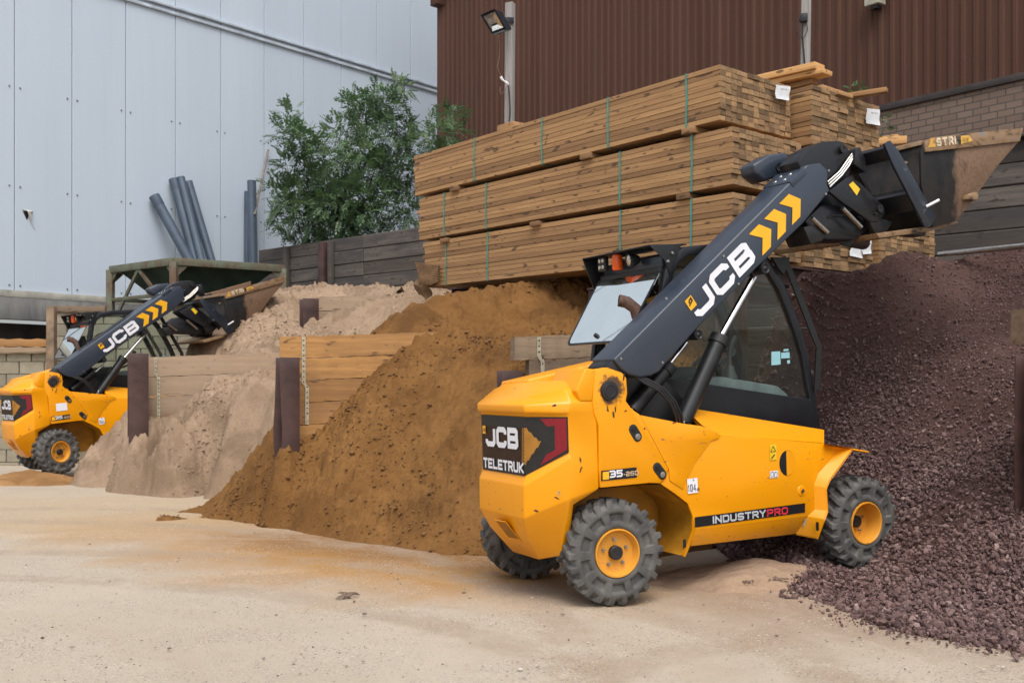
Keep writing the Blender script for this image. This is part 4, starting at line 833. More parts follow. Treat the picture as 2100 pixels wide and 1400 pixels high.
mb = MB(); lettering(mb, 'STRI', ra + ru * .13 + rv * .022, ru, rv, .066, .058, .017, .012); mb.build('lettering', simple('worn_white_decal', (.55, .46, .33), .6, 0, .5, 40), bucket, off=OFF, smooth=0)
mb = MB(); mb.face([ra + ru * .03 + rv * .02, ra + ru * .115 + rv * .02, ra + ru * .115 + rv * .09, ra + ru * .07 + rv * .09]); mb.face([ra + ru * .41 + rv * .02, ra + ru * .56 + rv * .03, ra + ru * .52 + rv * .08, ra + ru * .42 + rv * .085]); mb.build('worn_decal', simple('worn_amber_decal', (.48, .27, .05), .6, 0, .6, 30), bucket, off=OFF)
mb = MB(); mb.prism([SY(*q, -.06) for q in ((1980, 400), (1996, 394), (2001, 402), (1998, 412), (1976, 410))], -.09, -.0405); mb.build('wear_block', M['rim'], bucket, bevel=.006, off=OFF)
mb = MB(); mb.tube([S3(1899, 424, -.08), S3(1926, 410, -.13)], .011); mb.build('locking_peg', M['white'], H, off=OFF)
mb = MB(); mb.tube([S3(1856, 334, .1), S3(1872, 340, .12), S3(1884, 357, .14), S3(1885, 366, .15), S3(1874, 369, .2)], .014); mb.build('hose', simple('tan_hose', (.22, .17, .12), .7), H, off=OFF)
mb = MB(); q4 = [SY(*q, .0) for q in ((1800, 478), (1914, 462), (1963, 450), (1968, 457), (1910, 474), (1806, 488))]; mb.prism(q4, .01, 1.15); mb.build('carriage_toe', M['rim'], H, bevel=.004, off=OFF)
mb = MB(); mb.prism([SY(*q, .2) for q in ((1862, 468), (1902, 466), (1898, 484), (1868, 482))], .2, .32); mb.build('fork_heel', M['blackdirty'], H, bevel=.006, off=OFF); mb = MB(); mb.prism([SY(*q, .2) for q in ((1862, 468), (1902, 466), (1898, 484), (1868, 482))], .8, .92); mb.build('fork_heel', M['blackdirty'], H, bevel=.006, off=OFF)
mb = MB()   # sand left in the bucket
n_ = 14; B_ = [Vector((bk[11][0] + .06, 0, bk[11][1] - .12)), Vector((bk[3][0] - .1, 0, bk[3][1] - .03))]
rows = [[B_[0].lerp(B_[1], i / n_) + Vector((0, .0 + 1.19 * j / n_, .03 * math.sin(i * 1.3) * math.cos(j * .9) - .12 * math.sin(math.pi * i / n_))) for j in range(n_ + 1)] for i in range(n_ + 1)]
mb.loft(rows, False, False, False); mb.build('bucket_load', M['osand'], bucket, off=OFF)
# scuffs knocked through the paint
def hit(px, py, a_, b_, c_):
    n_ = (b_ - a_).cross(c_ - a_).normalized(); o_ = CAMP - MA; o_ = Vector((o_.dot(MF), o_.dot(ML), o_.dot(MU))); r_ = ray(px, py); r_ = Vector((r_.dot(MF), r_.dot(ML), r_.dot(MU)))
    n_ = n_ if n_.dot(r_) < 0 else -n_; return o_ + r_ * ((a_ - o_).dot(n_) / r_.dot(n_)), n_
YS = (Vector((0, .05, 0)), Vector((1, .05, 0)), Vector((0, .05, 1))); LOWC = (rings[6][1], rings[7][1], rings[7][2]); LOWF = (rings[6][2], rings[7][2], rings[7][3]); UPC = (rings[2][1], rings[2][2], rings[3][2]); SK = (rings[8][2], rings[9][2], rings[8][1])
chm = [simple('scuffed_primer', (.22, .21, .20), .7, 0, .4, 60), simple('scuffed_dark', (.035, .022, .014), .8, 0, .4, 60)]
rs_ = random.Random(12)
for px_, py_, w_, h_, ang, pl, k in ((1136, 832, 6, 5, 0, UPC, 1), (1137, 840, 3, 6, 0, UPC, 1), (1144, 1013, 9, 2, -.5, LOWC, 0), (1141, 1020, 10, 2, -.45, LOWC, 1), (1147, 1009, 5, 1.5, -.4, LOWC, 0), (1100, 1047, 8, 2.4, -.35, LOWC, 1), (1026, 1043, 7, 1.6, .15, LOWF, 0), (1072, 1045, 3, 2, 0, LOWF, 0), (1090, 1104, 4, 8, .3, SK, 1), (1190, 942, 1.6, 9, .1, YS, 1), (1191, 962, 2, 8, -.4, YS, 1), (1246, 838, 2.5, 9, .1, YS, 1), (1258, 850, 3, 7, .2, YS, 1), (1262, 838, 2, 8, 0, YS, 1), (1283, 842, 4, 2, .5, YS, 1), (1279, 772, 3, 10, -.2, YS, 1), (1382, 866, 7, 2, .15, YS, 1), (1322, 878, 3, 3, 0, YS, 1)):
    p_, n_ = hit(px_, py_, *pl); e1 = Vector((0, 0, 1)).cross(n_).normalized(); e2 = n_.cross(e1); sc_ = p_.dot(MF) * 0 + 1 / FPX * 6.4; e1 = e1 if True else e1
    pts = []
    for q in range(11):
        a_ = 2 * math.pi * q / 11; rr_ = rs_.uniform(.45, 1.15); x_, y_ = w_ * math.cos(a_) * rr_, h_ * math.sin(a_) * rr_; pts.append(p_ + n_ * (.0035 if pl is not YS else .0025) + e1 * ((x_ * math.cos(ang) - y_ * math.sin(ang)) * sc_) + e2 * ((x_ * math.sin(ang) + y_ * math.cos(ang)) * sc_))
    mb = MB(); mb.face(pts); mb.build('paint_chip', chm[k], H, off=OFF)
# --- rams
def ram(name, a, m, b, rb, rr, y):
    a, m, b = [Vector((q[0], y, q[1])) for q in (a, m, b)]
    mb = MB(); mb.tube([b, b.lerp(m, .9), m], [rb, rb, rb * 1.05], 18); o = mb.build(name, M['black'], H, off=OFF)
    mb = MB(); mb.tube([m, a], rr, 16); mb.build('chrome_rod', M['chrome'], o, off=OFF)
    mb = MB(); mb.tube([m - (m - b).normalized() * .05, m + (m - b).normalized() * .012], rb * 1.16, 18); mb.build('gland', M['plastic'], o, off=OFF); return o
ram('lift_ram', SY(1546, 568, .2), SY(1476, 693, .2), SY(1399, 866, .2), .062, .026, .2)
ram('lift_ram', SY(1409, 702, .25), SY(1371, 751, .25), SY(1298, 842, .25), .056, .017, .26)
for q, r_ in (((1571, 550), .04), ((1434, 686), .035)):
    mb = MB(); c_ = S3(*q, .07); mb.lathe([(0, 0), (r_ * .35, 0), (r_ * .4, .006), (r_ * .7, .006), (r_ * .75, 0), (r_, 0), (r_, .26)], c_, (0, 1, 0), 20); mb.box(c_ + Vector((-.02, .16, .03)), (.06, .07, .05), Matrix.Rotation(R(-38), 3, 'Y')); mb.build('ram_mount', M['blackdirty'], H, bevel=.004, off=OFF)
for k in range(3):
    o_ = 5 * k; mb = MB(); mb.tube([S3(1296 + o_, 768, .12), S3(1322 + o_, 785 - o_ * .5, .09), S3(1350 + o_, 800 - o_ * .4, .08), S3(1374 + o_, 825 - o_ * .3, .08), S3(1386 + o_ * 1.2, 852, .09), S3(1388 + o_ * 1.2, 872, .12)], .010, 8); mb.build('hose', M['plastic'], H, off=OFF)
mb = MB(); mb.tube([S3(1399, 871, .16), S3(1407, 852, .16)], .016, 12); mb.build('hose_fitting', M['steel'], H, off=OFF)
# pivot pin, link plates
mb = MB(); c_ = S3(1252, 801, .03); mb.lathe([(0, 0), (.034, 0), (.036, -.003), (.044, -.003), (.046, .0), (.062, .002), (.066, .012), (.066, .03)], c_, (0, 1, 0), 30); mb.build('boom_pivot', M['plastic'], H, off=OFF)
for q0, q1 in (((1299, 880), (1308, 895)), ((1348, 958), (1359, 973))):
    a, b = S3(*q0, .046), S3(*q1, .046); mb = MB(); d = (b - a).normalized(); e = Vector((-d.z, 0, d.x)); r0, r1 = .034, .040
    out = [a + (e * math.cos(t_) - d * math.sin(t_)) * r0 for t_ in np.linspace(0, math.pi, 9)] + [b + (-e * math.cos(t_) + d * math.sin(t_)) * r0 for t_ in np.linspace(0, math.pi, 9)]
    mb.loft([[p_ for p_ in out], [p_ + Vector((0, .012, 0)) for p_ in out]]); lk = mb.build('link_plate', M['plastic'], H, bevel=.003, off=OFF)
    for p_ in (a, b): mb = MB(); mb.lathe([(0, -.008), (.013, -.008), (.013, -.004), (.021, -.003), (.021, .002)], p_, (0, 1, 0), 14); mb.build('bolt', M['black'] if p_ is a else M['steel'], lk, off=OFF)
mb = MB(); mb.lathe([(0, -.012), (.012, -.012), (.012, -.004), (.034, -.004), (.040, .004)], S3(1644, 1006, .058), (0, 1, 0), 24); mb.build('boss', M['yellow'], H, off=OFF)
mb = MB(); mb.lathe([(0, -.006), (.014, -.006), (.014, .0)], S3(1646, 1006, .046), (0, 1, 0), 12); mb.build('bolt', M['steel'], H, off=OFF)
# oval access hole
c_ = S3(1615, 949, .0585); mb = MB(); n_ = 28
mb.loft([[c_ + Vector((.077 * math.cos(a), 0, .092 * math.sin(a))) for a in np.linspace(0, 2 * math.pi, n_, False)], [c_ + Vector((.077 * math.cos(a), .001, .092 * math.sin(a))) for a in np.linspace(0, 2 * math.pi, n_, False)]]); ah = mb.build('access_hole', M['black'], H, off=OFF)
mb = MB(); mb.face([c_ + Vector((x_, -.002, z_)) for x_, z_ in [(.075 * math.cos(a_), .090 * math.sin(a_)) for a_ in np.linspace(-1.72, 1.72, 15)]]); mb.build('hole_lining', M['yellow'], ah, off=OFF)
for q, h_, w_ in (((1673.5, 1078), .038, .013), ((1401.5, 1113), .034, .012)):
    mb = MB(); c_ = S3(*q, .03 if q[0] > 1500 else .09) + Vector((-.004, -.02, 0)); out = [c_ + Vector((w_ * math.cos(a), 0, h_ * .4 * math.sin(a) + (h_ * .5 if math.sin(a) > 0 else -h_ * .5))) for a in np.linspace(0, 2 * math.pi, 20, False)]; mb.loft([out, [p_ + Vector((0, .004, 0)) for p_ in out]]); mb.build('slot', M['black'], H, off=OFF)
# --- side decals
yd = .0555
def quad(name, pxs, mat, y=yd, par=None):
    mb = MB(); mb.face([S3(*q, y) for q in pxs]); return mb.build(name, mat, par or H, off=OFF)
st = quad('model_strip', ((1425, 1060), (1651, 1031), (1651, 1050), (1425, 1081)), M['blackdecal'])
a, b = S3(1462, 1073.5, yd - .003), S3(1651, 1048.5, yd - .003); u = (b - a).normalized(); vv = Vector((-u.z, 0, u.x)); L0 = (b - a).length
hgt = .052; mb = MB(); x_ = lettering(mb, 'INDUSTRY', a, u, vv, hgt, .058, .0125, .0085, {'I': .0}); mb.build('lettering', M['greytext'], H, off=OFF, smooth=0)
mb = MB(); lettering(mb, 'PRO', a + u * (x_ + .002), u, vv, hgt, .060, .0125, .009); mb.build('lettering', M['redtext'], H, off=OFF, smooth=0)
mp = quad('model_plate', ((1233, 965), (1305.5, 957.5), (1306, 978.5), (1233, 986)), M['blackdecal'], .0455)
yd2 = .0425; quad('badge', ((1236, 967.5), (1249, 966), (1249, 982), (1236, 983.5)), M['yellowdecal'], yd2)
a, b = S3(1250.5, 979.5, yd2), S3(1303, 974, yd2); u = (b - a).normalized(); vv = Vector((-u.z, 0, u.x)); mb = MB(); x_ = lettering(mb, '35', a, u, vv, .047, .048, .0105, .006); mb.build('lettering', M['white'], H, off=OFF, smooth=0)
mb = MB(); lettering(mb, '-26D', a + u * x_, u, vv, .030, .030, .006, .005); mb.build('lettering', simple('tan_decal', (.60, .45, .30), .5), H, off=OFF, smooth=0)
quad('noise_label', ((1409, 982), (1430, 979), (1432, 1009), (1411, 1012)), M['white'], yd - .002)
a, b = S3(1411.5, 1008.5, yd - .004), S3(1432, 1005.5, yd - .004); u = (b - a).normalized(); vv = Vector((-u.z, 0, u.x)); mb = MB(); x_ = lettering(mb, '104', a, u, vv, .050, .021, .0055, .006); lettering(mb, 'dB', a + u * (x_ + .001), u, vv, .02, .010, .003, .002); lettering(mb, 'L', a + u * .045 + vv * .072, u, vv, .018, .013, .004, .002); mb.build('lettering', M['blackdecal'], H, off=OFF, smooth=0)
quad('warning_sticker', ((1579, 911.5), (1592, 910.5), (1592.5, 942), (1579, 943.5)), M['yellowsign'])
tri = [S3(*q, yd - .002) for q in ((1580.5, 926), (1590.8, 925), (1585.6, 914.5))]; mb = MB()
for i in range(3): mb.bar([tri[i], tri[(i + 1) % 3]], .004, .0006, (0, 0, 1) if i == 0 else (1, 0, 0))
mb.bar([S3(1582, 940, yd - .002), S3(1589, 931, yd - .002)], .008, .0006, (1, 0, 0)); mb.build('pictogram', M['blackdecal'], H, off=OFF)
quad('pictogram_label', ((1579, 966), (1595.5, 964), (1596, 978), (1579, 980)), M['white'])
mb = MB()
for x0 in (1581, 1588.5):
    c4 = [S3(x0, 968, yd - .002), S3(x0 + 5.5, 967.4, yd - .002), S3(x0 + 5.5, 976.5, yd - .002), S3(x0, 977.2, yd - .002)]
    for i in range(4): mb.bar([c4[i], c4[(i + 1) % 4]], .003, .0006, (1, 0, .01) if i % 2 else (0, 0, 1))
mb.build('pictogram', M['blackdecal'], H, off=OFF)
a_ = [S3(*q, y_) for q, y_ in (((1648, 1063), .075), ((1658, 1061), .075), ((1654, 1078), .10), ((1643, 1080), .10))]; mb = MB(); mb.face([p_ + Vector((0, -.012, 0)) for p_ in a_]); mb.build('small_label', simple('worn_label', (.5, .42, .34), .6, 0, .3, 60), H, off=OFF)
# --- cab
M['cabblack'] = simple('cab_black', (.009, .0105, .014), .4, 0, .3, 5)
CY0, CY1 = .42, 1.27
outer = [(.62, .72), (.62, 1.15), (.700, 1.66), (.765, 1.90), (.835, 2.00), (.93, 2.06), (1.145, 2.083), (1.55, 2.075), (1.68, 2.04), (1.745, 1.986), (1.88, 1.80), (1.978, 1.60), (2.06, 1.40), (2.108, 1.254), (2.17, .95), (2.215, .685)]
inner = [(.72, 1.12), (.72, 1.16), (.775, 1.64), (.83, 1.86), (.885, 1.945), (.96, 1.995), (1.145, 2.010), (1.53, 2.000), (1.64, 1.97), (1.69, 1.93), (1.82, 1.76), (1.915, 1.57), (1.995, 1.38), (2.045, 1.24), (2.09, 1.00), (2.115, .905)]
n_ = len(outer)
for yy in (CY0, CY1 - .05):
    mb = MB(); O3 = lambda P, y: [Vector((x_, y, z_)) for x_, z_ in P]
    mb.loft([O3(inner, yy), O3(outer, yy), O3(outer, yy + .05), O3(inner, yy + .05), O3(inner, yy)], True, False, False); mb.build('cab_frame', M['cabblack'], H, bevel=.006, off=OFF)
    mb = MB(); mb.face([(x_, yy + .03, z_) for x_, z_ in inner]); mb.build('side_window', M['glass'], H, off=OFF)
mb = MB(); mb.prism([(.60, .66), (.60, 1.05), (1.12, 1.005), (2.13, .835), (2.20, .68), (1.0, .66)], CY0 + .052, CY1 - .052); mb.build('cab_base', M['black'], H, bevel=.01, off=OFF)
mb = MB(); mb.prism([(.835, 1.965), (.94, 2.045), (1.145, 2.066), (1.54, 2.058), (1.66, 2.03), (1.66, 2.0), (1.145, 2.03), (.96, 2.015), (.86, 1.94)], CY0 + .051, CY1 - .051); mb.build('roof', M['boomgrey'], H, bevel=.008, off=OFF)
mb = MB(); fp = outer[9:]; mb.loft([[(x_ - .02, CY0 + .05, z_) for x_, z_ in fp], [(x_ - .02, CY1 - .05, z_) for x_, z_ in fp]], False, False, False); mb.build('windscreen', M['glass'], H, off=OFF)
# hinged rear window, swung out
r0, r1 = Vector((.74, .46, 1.885)), Vector((.74, 1.255, 1.885)); r2, r3 = Vector((.42, 1.27, 1.375)), Vector((.42, .46, 1.375))
def rq(f, k): return r3.lerp(r2, f).lerp(r0.lerp(r1, f), k)
cor = []
for (cx_, cy_, a0) in ((.07, .09, math.pi), (.93, .09, 1.5 * math.pi), (.95, .93, 0), (.05, .93, .5 * math.pi)):
    for t_ in np.linspace(0, math.pi / 2, 6): cor.append((cx_ + .065 * math.cos(a0 + t_), cy_ + .085 * math.sin(a0 + t_)))
gn = (r0 - r3).cross(r2 - r3).normalized(); gn = gn if gn.x < 0 else -gn
mb = MB(); P_ = [rq(*c) for c in cor]; mb.loft([P_, [p_ + gn * .005 for p_ in P_]]); rw = mb.build('rear_window', M['glassrear'], H, off=OFF)
mb = MB(); P2 = [rq(.5 + (c[0] - .5) * .955, .5 + (c[1] - .5) * .94) for c in cor]; mb.loft([[p_ + gn * .007 for p_ in P_], [p_ + gn * .007 for p_ in P2]], True, False, False); mb.build('window_border', M['plastic'], rw, off=OFF)
mb = MB(); mb.lathe([(0, .02), (.014, .02), (.018, .008), (.018, 0)], rq(.52, .12) + gn * .006, gn, 14); mb.build('window_handle', M['plastic'], rw, off=OFF)
mb = MB(); mb.tube([(.70, CY1 - .04, 1.2), (.80, CY1 - .05, 1.95)], .03, 8); mb.tube([(.62, CY1 - .05, .9), (.70, CY1 - .04, 1.2)], .03, 8); mb.tube([(.60, CY0 + .05, 1.03), (.60, CY1 - .05, 1.03)], .025, 8); mb.build('rear_pillar', M['black'], H, off=OFF)
mb = MB(); mb.box((.80, .845, 1.955), (.03, .37, .045)); mb.build('rear_header', M['boomgrey'], H, bevel=.006, off=OFF)
mb = MB(); mb.box((.755, .845, 1.895), (.025, .39, .022)); mb.build('wiper_bar', M['plastic'], H, bevel=.006, off=OFF)
# lamp visor over the rear window
mb = MB(); mb.prism([(.62, 2.058), (.62, 2.066), (.96, 2.082), (.96, 2.074)], CY0 + .005, 1.315); mb.prism([(.62, 2.06), (.90, 2.07), (.83, 1.92), (.80, 1.84), (.745, 1.96)], CY0 - .008, CY0 - .001); mb.prism([(.62, 2.06), (.86, 2.07), (.79, 1.90), (.72, 1.82)], 1.31, 1.317); mb.build('lamp_visor', M['black'], H, bevel=.002, off=OFF)
for q in ((1378, 519), (1369, 536)): mb = MB(); mb.lathe([(0, -.014), (.01, -.012), (.013, 0)], S3(*q, CY0 - .009), (0, 1, 0), 10); mb.build('bolt', M['steel'], H, off=OFF)
mb = MB(); c_ = SX(1237, 542, .68); mb.box(c_, (.02, .052, .056)); lp = mb.build('work_lamp', M['plastic'], H, bevel=.01, off=OFF)
mb = MB(); [mb.lathe([(0, -.004), (.014, -.002), (.016, 0)], c_ + Vector((-.021, dy, dz)), (1, 0, 0), 12) for dy in (-.022, .022) for dz in (-.025, .025)]; mb.build('lamp_lens', M['lens'], lp, off=OFF)
mb = MB(); c_ = SX(1266, 537, .70); mb.lathe([(0, -.065), (.036, -.063), (.042, -.05), (.040, -.02), (.043, .0), (.040, .02), (.040, .05)], c_, (0, 0, 1), 20); mb.build('beacon', M['orange'], H, off=OFF); 
mb = MB(); mb.lathe([(0, .05), (.035, .05), (.035, .085), (0, .085)], c_, (0, 0, 1), 16); mb.build('beacon_base', M['plastic'], H, off=OFF)
mb = MB(); c_ = SX(1288, 534, .66); ax = Vector((1, -.15, .1)).normalized(); mb.lathe([(.040, 0), (.048, .0), (.050, .015), (.046, .05), (.03, .085), (0, .09)], c_, ax, 24); lp = mb.build('work_lamp', M['plastic'], H, off=OFF)
mb = MB(); mb.lathe([(0, -.004), (.02, -.003), (.038, .003), (.041, .008)], c_, ax, 24); mb.build('lamp_lens', M['lens'], lp, off=OFF)
# exhaust
mb = MB(); mb.tube([(.56, .50, 1.25), (.56, .50, 1.55), (.545, .51, 1.62), (.50, .54, 1.665), (.45, .57, 1.68)], [.042, .042, .043, .044, .044], 16, False); ex = mb.build('exhaust', M['rust'], H, off=OFF)
mb = MB(); mb.lathe([(0, .03), (.041, .02), (.041, 0)], (.452, .569, 1.68), (.92, -.38, -.1), 14); mb.build('exhaust_mouth', M['black'], ex, off=OFF)
# guard bars beside the windscreen
gb = [SY(*q, CY0) for q in ((1601, 529), (1612, 548), (1655, 660), (1675, 712), (1671, 800))]
mb = MB(); mb.bar([(x_, CY0 - .02, z_) for x_, z_ in gb], .055, .014, (1, 0, .35)); mb.build('guard_bar', M['plastic'], H, off=OFF); mb = MB(); mb.bar([(x_, CY1, z_) for x_, z_ in gb], .055, .014, (1, 0, .35)); mb.build('guard_bar', M['plastic'], H, off=OFF); mb = MB(); mb.prism([SY(*q, CY0) for q in ((1578, 528), (1614, 528), (1612, 545), (1602, 563), (1592, 552))], CY0 - .03, CY0 - .002); mb.build('guard_bracket', M['plastic'], H, off=OFF); mb = MB(); mb.tube([(gb[2][0], CY0 - .01, gb[2][1] - .05), (gb[2][0] - .08, CY0 + .02, gb[2][1] - .05)], .01); mb.build('guard_stay', M['plastic'], H, off=OFF)
# interior
M['cabplastic'] = simple('cab_plastic', (.045, .052, .052), .5, 0, .2, 20)
mb = MB(); c_ = Vector((1.48, .80, 1.24)); ax = Vector((-.45, 0, .9)).normalized(); u_ = ax.orthogonal().normalized(); w_ = ax.cross(u_)
mb.tube([c_ + (u_ * math.cos(a) + w_ * math.sin(a)) * .17 for a in np.linspace(0, 2 * math.pi, 33)], .017, 8); mb.tube([c_ - u_ * .16, c_ + u_ * .16], .014, 6); mb.tube([c_, c_ - ax * .4], .035, 8); mb.build('steering_wheel', M['cabplastic'], H, off=OFF)
mb = MB(); mb.box((.98, .84, 1.12), (.22, .24, .07)); mb.prism([(.70, 1.1), (.82, 1.1), (.76, 1.72), (.66, 1.72)], .64, 1.04); mb.build('seat', simple('seat_cloth', (.05, .052, .052), .8), H, bevel=.04, off=OFF)
mb = MB(); mb.prism([(1.05, 1.0), (1.05, 1.10), (1.30, 1.11), (1.85, 1.02), (1.95, .95), (1.95, .86)], .48, .62); mb.build('console', simple('console_grey', (.15, .18, .18), .6), H, bevel=.02, off=OFF)
mb = MB(); b_ = Vector((1.42, .54, 1.09)); mb.tube([b_, b_ + Vector((.0, 0, .05)), b_ + Vector((.0, 0, .10))], [.06, .045, .03], 12); mb.tube([b_ + Vector((0, 0, .08)), b_ + Vector((.0, 0, .2)), b_ + Vector((.02, 0, .27)), b_ + Vector((.05, 0, .32))], [.02, .022, .034, .03], 10); mb.build('joystick', M['cabplastic'], H, off=OFF)
mb = MB(); mb.tube([(1.05, 1.17, 1.45), (1.05, 1.17, 1.65), (1.12, 1.17, 1.72), (1.25, 1.17, 1.76)], .016); mb.build('grab_rail', M['yellowdecal'], H, off=OFF)
for q in (((1582, 721), (1600, 720), (1601, 747), (1582, 749)), ((1602, 723), (1619, 721.5), (1619.5, 734), (1602, 735)), ((1607, 716), (1617, 715), (1617, 719), (1607, 720)), ((1614, 738.5), (1620, 738), (1620, 745), (1614.5, 745.5))): quad('window_label', q, M['teal'], CY0 + .024)
# --- the second machine is a copy
H2 = copy_tree(H1); H2['label'] = 'far yellow telescopic handler at the left edge, half hidden behind a steel post and sleepers'
t2, p2 = R(41.4), R(5.77)
F2 = Vector((math.cos(t2) * math.cos(p2), math.sin(t2) * math.cos(p2), math.sin(p2))); L2 = Vector((-math.sin(t2), math.cos(t2), 0)); U2 = F2.cross(L2)
H2.matrix_world = mmat(F2, L2, U2, at(125.3, 926, 15.356) - U2 * ZO)
BOOMSET = ('boom', 'boom_foot', 'boom_collar', 'boom_bolts', 'lettering', 'badge', 'chevron', 'boom_head', 'tilt_link', 'warning_sticker', 'pivot_pin', 'hose_box', 'hydraulic_pipe', 'valve_block', 'carriage_bracket', 'lower_bracket', 'tilt_ram', 'guide_rod', 'carriage_plate', 'carriage_frame', 'bucket', 'locking_peg', 'hose', 'carriage_toe', 'fork_heel', 'ram_mount', 'label_strip')
BUCKETSET = ('carriage_plate', 'carriage_frame', 'bucket', 'locking_peg', 'hose', 'carriage_toe', 'fork_heel')
LINKSET = ('tilt_link', 'warning_sticker', 'carriage_bracket', 'lower_bracket', 'tilt_ram', 'guide_rod')
NOSESET = ('boom_head', 'hose_box', 'hydraulic_pipe', 'valve_block')
pv = Vector((.02, 0, 1.056 + ZO)); DROP = R(7.5)
def about(p, a): return Matrix.Translation(p) @ Matrix.Rotation(a, 4, 'Y') @ Matrix.Translation(-p)
for ch in H2.children:
    nm = ch.name.split('.')[0]
    if nm == 'wheel' and ch.matrix_basis.translation.x < 1: ch.matrix_basis = ch.matrix_basis @ Matrix.Rotation(R(26), 4, 'Z')
    if nm in BOOMSET and ch.type == 'MESH':
        c0 = sum((Vector(q) for q in ch.bound_box), Vector()) / 8
        on_boom = c0.z > 1.25 + ZO or nm in ('boom', 'boom_foot', 'ram_mount', 'label_strip')
        if nm == 'hose' and c0.x < 1.5: on_boom = False
        if not on_boom: continue
        m_ = about(pv, DROP)
        if nm in BUCKETSET: m_ = Matrix.Translation((-.237, 0, -.19)) @ about(Vector((3.367, 0, 2.198 + ZO)), R(-11)) @ m_
        elif nm in LINKSET or (nm == 'pivot_pin' and c0.x > 2.25): m_ = Matrix.Translation((-.12, 0, -.20)) @ m_
        elif nm in NOSESET or (nm == 'pivot_pin' and c0.x > 1.2): m_ = Matrix.Translation((-.05, 0, -.07)) @ m_
        ch.matrix_basis = m_ @ ch.matrix_basis
    if nm == 'lift_ram':
        lo = min((Vector(q) for q in ch.bound_box), key=lambda q: q.z + q.x); ch.matrix_basis = about(lo, DROP * 1.25) @ ch.matrix_basis
        for k in ch.children:
            if k.name.startswith('chrome_rod'): k.matrix_basis = Matrix.Translation((-.03, 0, -.05))
a, b = [Vector((*SY(*q, .044), 0)) for q in ((1255, 905), (1290, 940))]
mb = MB(); mb.face([(a.x, .044, a.y - .115), (a.x + .16, .044, a.y - .115), (a.x + .16, .044, a.y), (a.x, .044, a.y)]); mb.build('hire_label', M['white'], H2, off=OFF)
#@@PART3@@
# ------------------------------------------------------------------ bay dividers: stacked sleepers, straps and steel posts
def divider(name, px0, ytop, d, deg, L, rows, rh, mat, label, tilt=0.0, th=.13, starts=(0, .0), strap=None):
    o = at(px0, ytop, d); xd = vec2(deg); xd.z = tilt; root = empty(name, frame_mat(Vector((o.x, o.y, 0)), vec2(deg)), label, 'sleeper wall')
    for i in range(rows):
        z1 = o.z - i * rh; x0 = starts[0] if i == 0 else starts[1] + random.uniform(0, .02); n = 26
        z0 = max(z1 - rh + .006, -.05)
        if z1 < .05: break
        mb = MB(); rr = []
        for k in range(n + 1):   # slightly uneven sawn timber
            x_ = x0 + (L - x0) * k / n; j = lambda a: .007 * math.sin(k * 1.7 + a + i * 2.2) + random.uniform(-.003, .003)
            dz = tilt * x_
            rr.append([Vector((x_, j(0), z0 + dz + j(1) * .3)), Vector((x_, th + j(2), z0 + dz)), Vector((x_, th + j(3), z1 + dz + j(4) * .7)), Vector((x_, j(5), z1 + dz + j(6) * .7))])
        mb.loft(rr); s = mb.build('sleeper', mat, root, bevel=0, smooth=30)
        a = s.data.attributes.new('rnd', 'FLOAT', 'POINT'); a.data.foreach_set('value', [random.random()] * len(s.data.vertices))
    if strap:
        x_, zl, bend = strap; mb = MB(); pts = [Vector((x_, -.012, o.z + .004)), Vector((x_, -.012, o.z - bend)), Vector((x_ + .035, -.012, o.z - bend - .05)), Vector((x_ + .035, -.012, o.z - zl))]
        mb.bar(pts, .038, .003, (1, 0, 0)); st_ = mb.build('metal_strap', simple('galvanised_strap', (.42, .38, .28), .5, .3, .3, 30), root)
        for k in range(int((zl - .05) / .055)):
            zz = .03 + k * .055; xx = x_ if zz < bend else x_ + .035
            mb = MB(); mb.lathe([(0, -.0035), (.008, -.0035), (.008, 0)], (xx, -.0125, o.z - zz), (0, 1, 0), 8); mb.build('nail_hole', M['black'], st_)
    return root
divider('sleeper_wall', 574, 691, 10.75, 14, 1.75, 9, .234, M['sleeper'], 'orange-stained sleeper wall with a perforated metal strap, between the pale and brown sand', .045, .15, (0, .14), (.245, .92, .48))
divider('sleeper_wall', 290, 733, 13.95, 12, 2.6, 7, .272, M['sleeperpale'], 'dusty pale sleeper wall standing directly in front of the far machine', .045, .15, (0, 0), (.19, 1.5, .22))
divider('sleeper_wall', 640, 609, 17.0, 12, 3.2, 13, .236, M['sleeperpale'], 'upper sleeper wall poking out of the pale sand high at the back', .04, .15, (0, 0))
divider('sleeper_wall', 1055, 691, 9.75, 14, 1.0, 9, .226, M['sleepergrey'], 'grey-brown sleeper wall end seen just left of the nearest cab', .05, .16, (0, .13), (.24, .36, .18))
divider('sleeper_wall', 2107, 632, 6.85, 12, 2.6, 6, .245, M['sleepergrey'], 'short sleeper end cut off by the right edge above a steel post', .04, .16, (0, .1))
def steel_post(px, ytop, d, deg, w, label, bend=0.0):
    o = at(px, ytop, d); root = empty('steel_post', frame_mat(Vector((o.x, o.y, 0)), vec2(deg)), label, 'post')
    mb = MB(); h = o.z; n = 14; rr = lambda y0, y1, x0, x1, b: mb.loft([[(x0 + b * (max(0, .5 - abs(k / n - .55)) ** 2) * (1 if x0 < 0 else 0), y0, h * k / n), (x1, y0, h * k / n), (x1, y1, h * k / n), (x0 + b * (max(0, .5 - abs(k / n - .55)) ** 2) * (1 if x0 < 0 else 0), y1, h * k / n)] for k in range(n + 1)])
    rr(-w / 2, -w / 2 + .013, -w / 2, w / 2, bend); mb.build('flange', M['oxide'], root, bevel=.002)
    mb = MB(); rr(w / 2 - .013, w / 2, -w / 2, w / 2, -bend); mb.build('flange', M['oxide'], root, bevel=.002)
    mb = MB(); mb.box((0, 0, h / 2), (.006, w / 2 - .014, h / 2)); mb.build('web', M['oxide'], root)
    return root
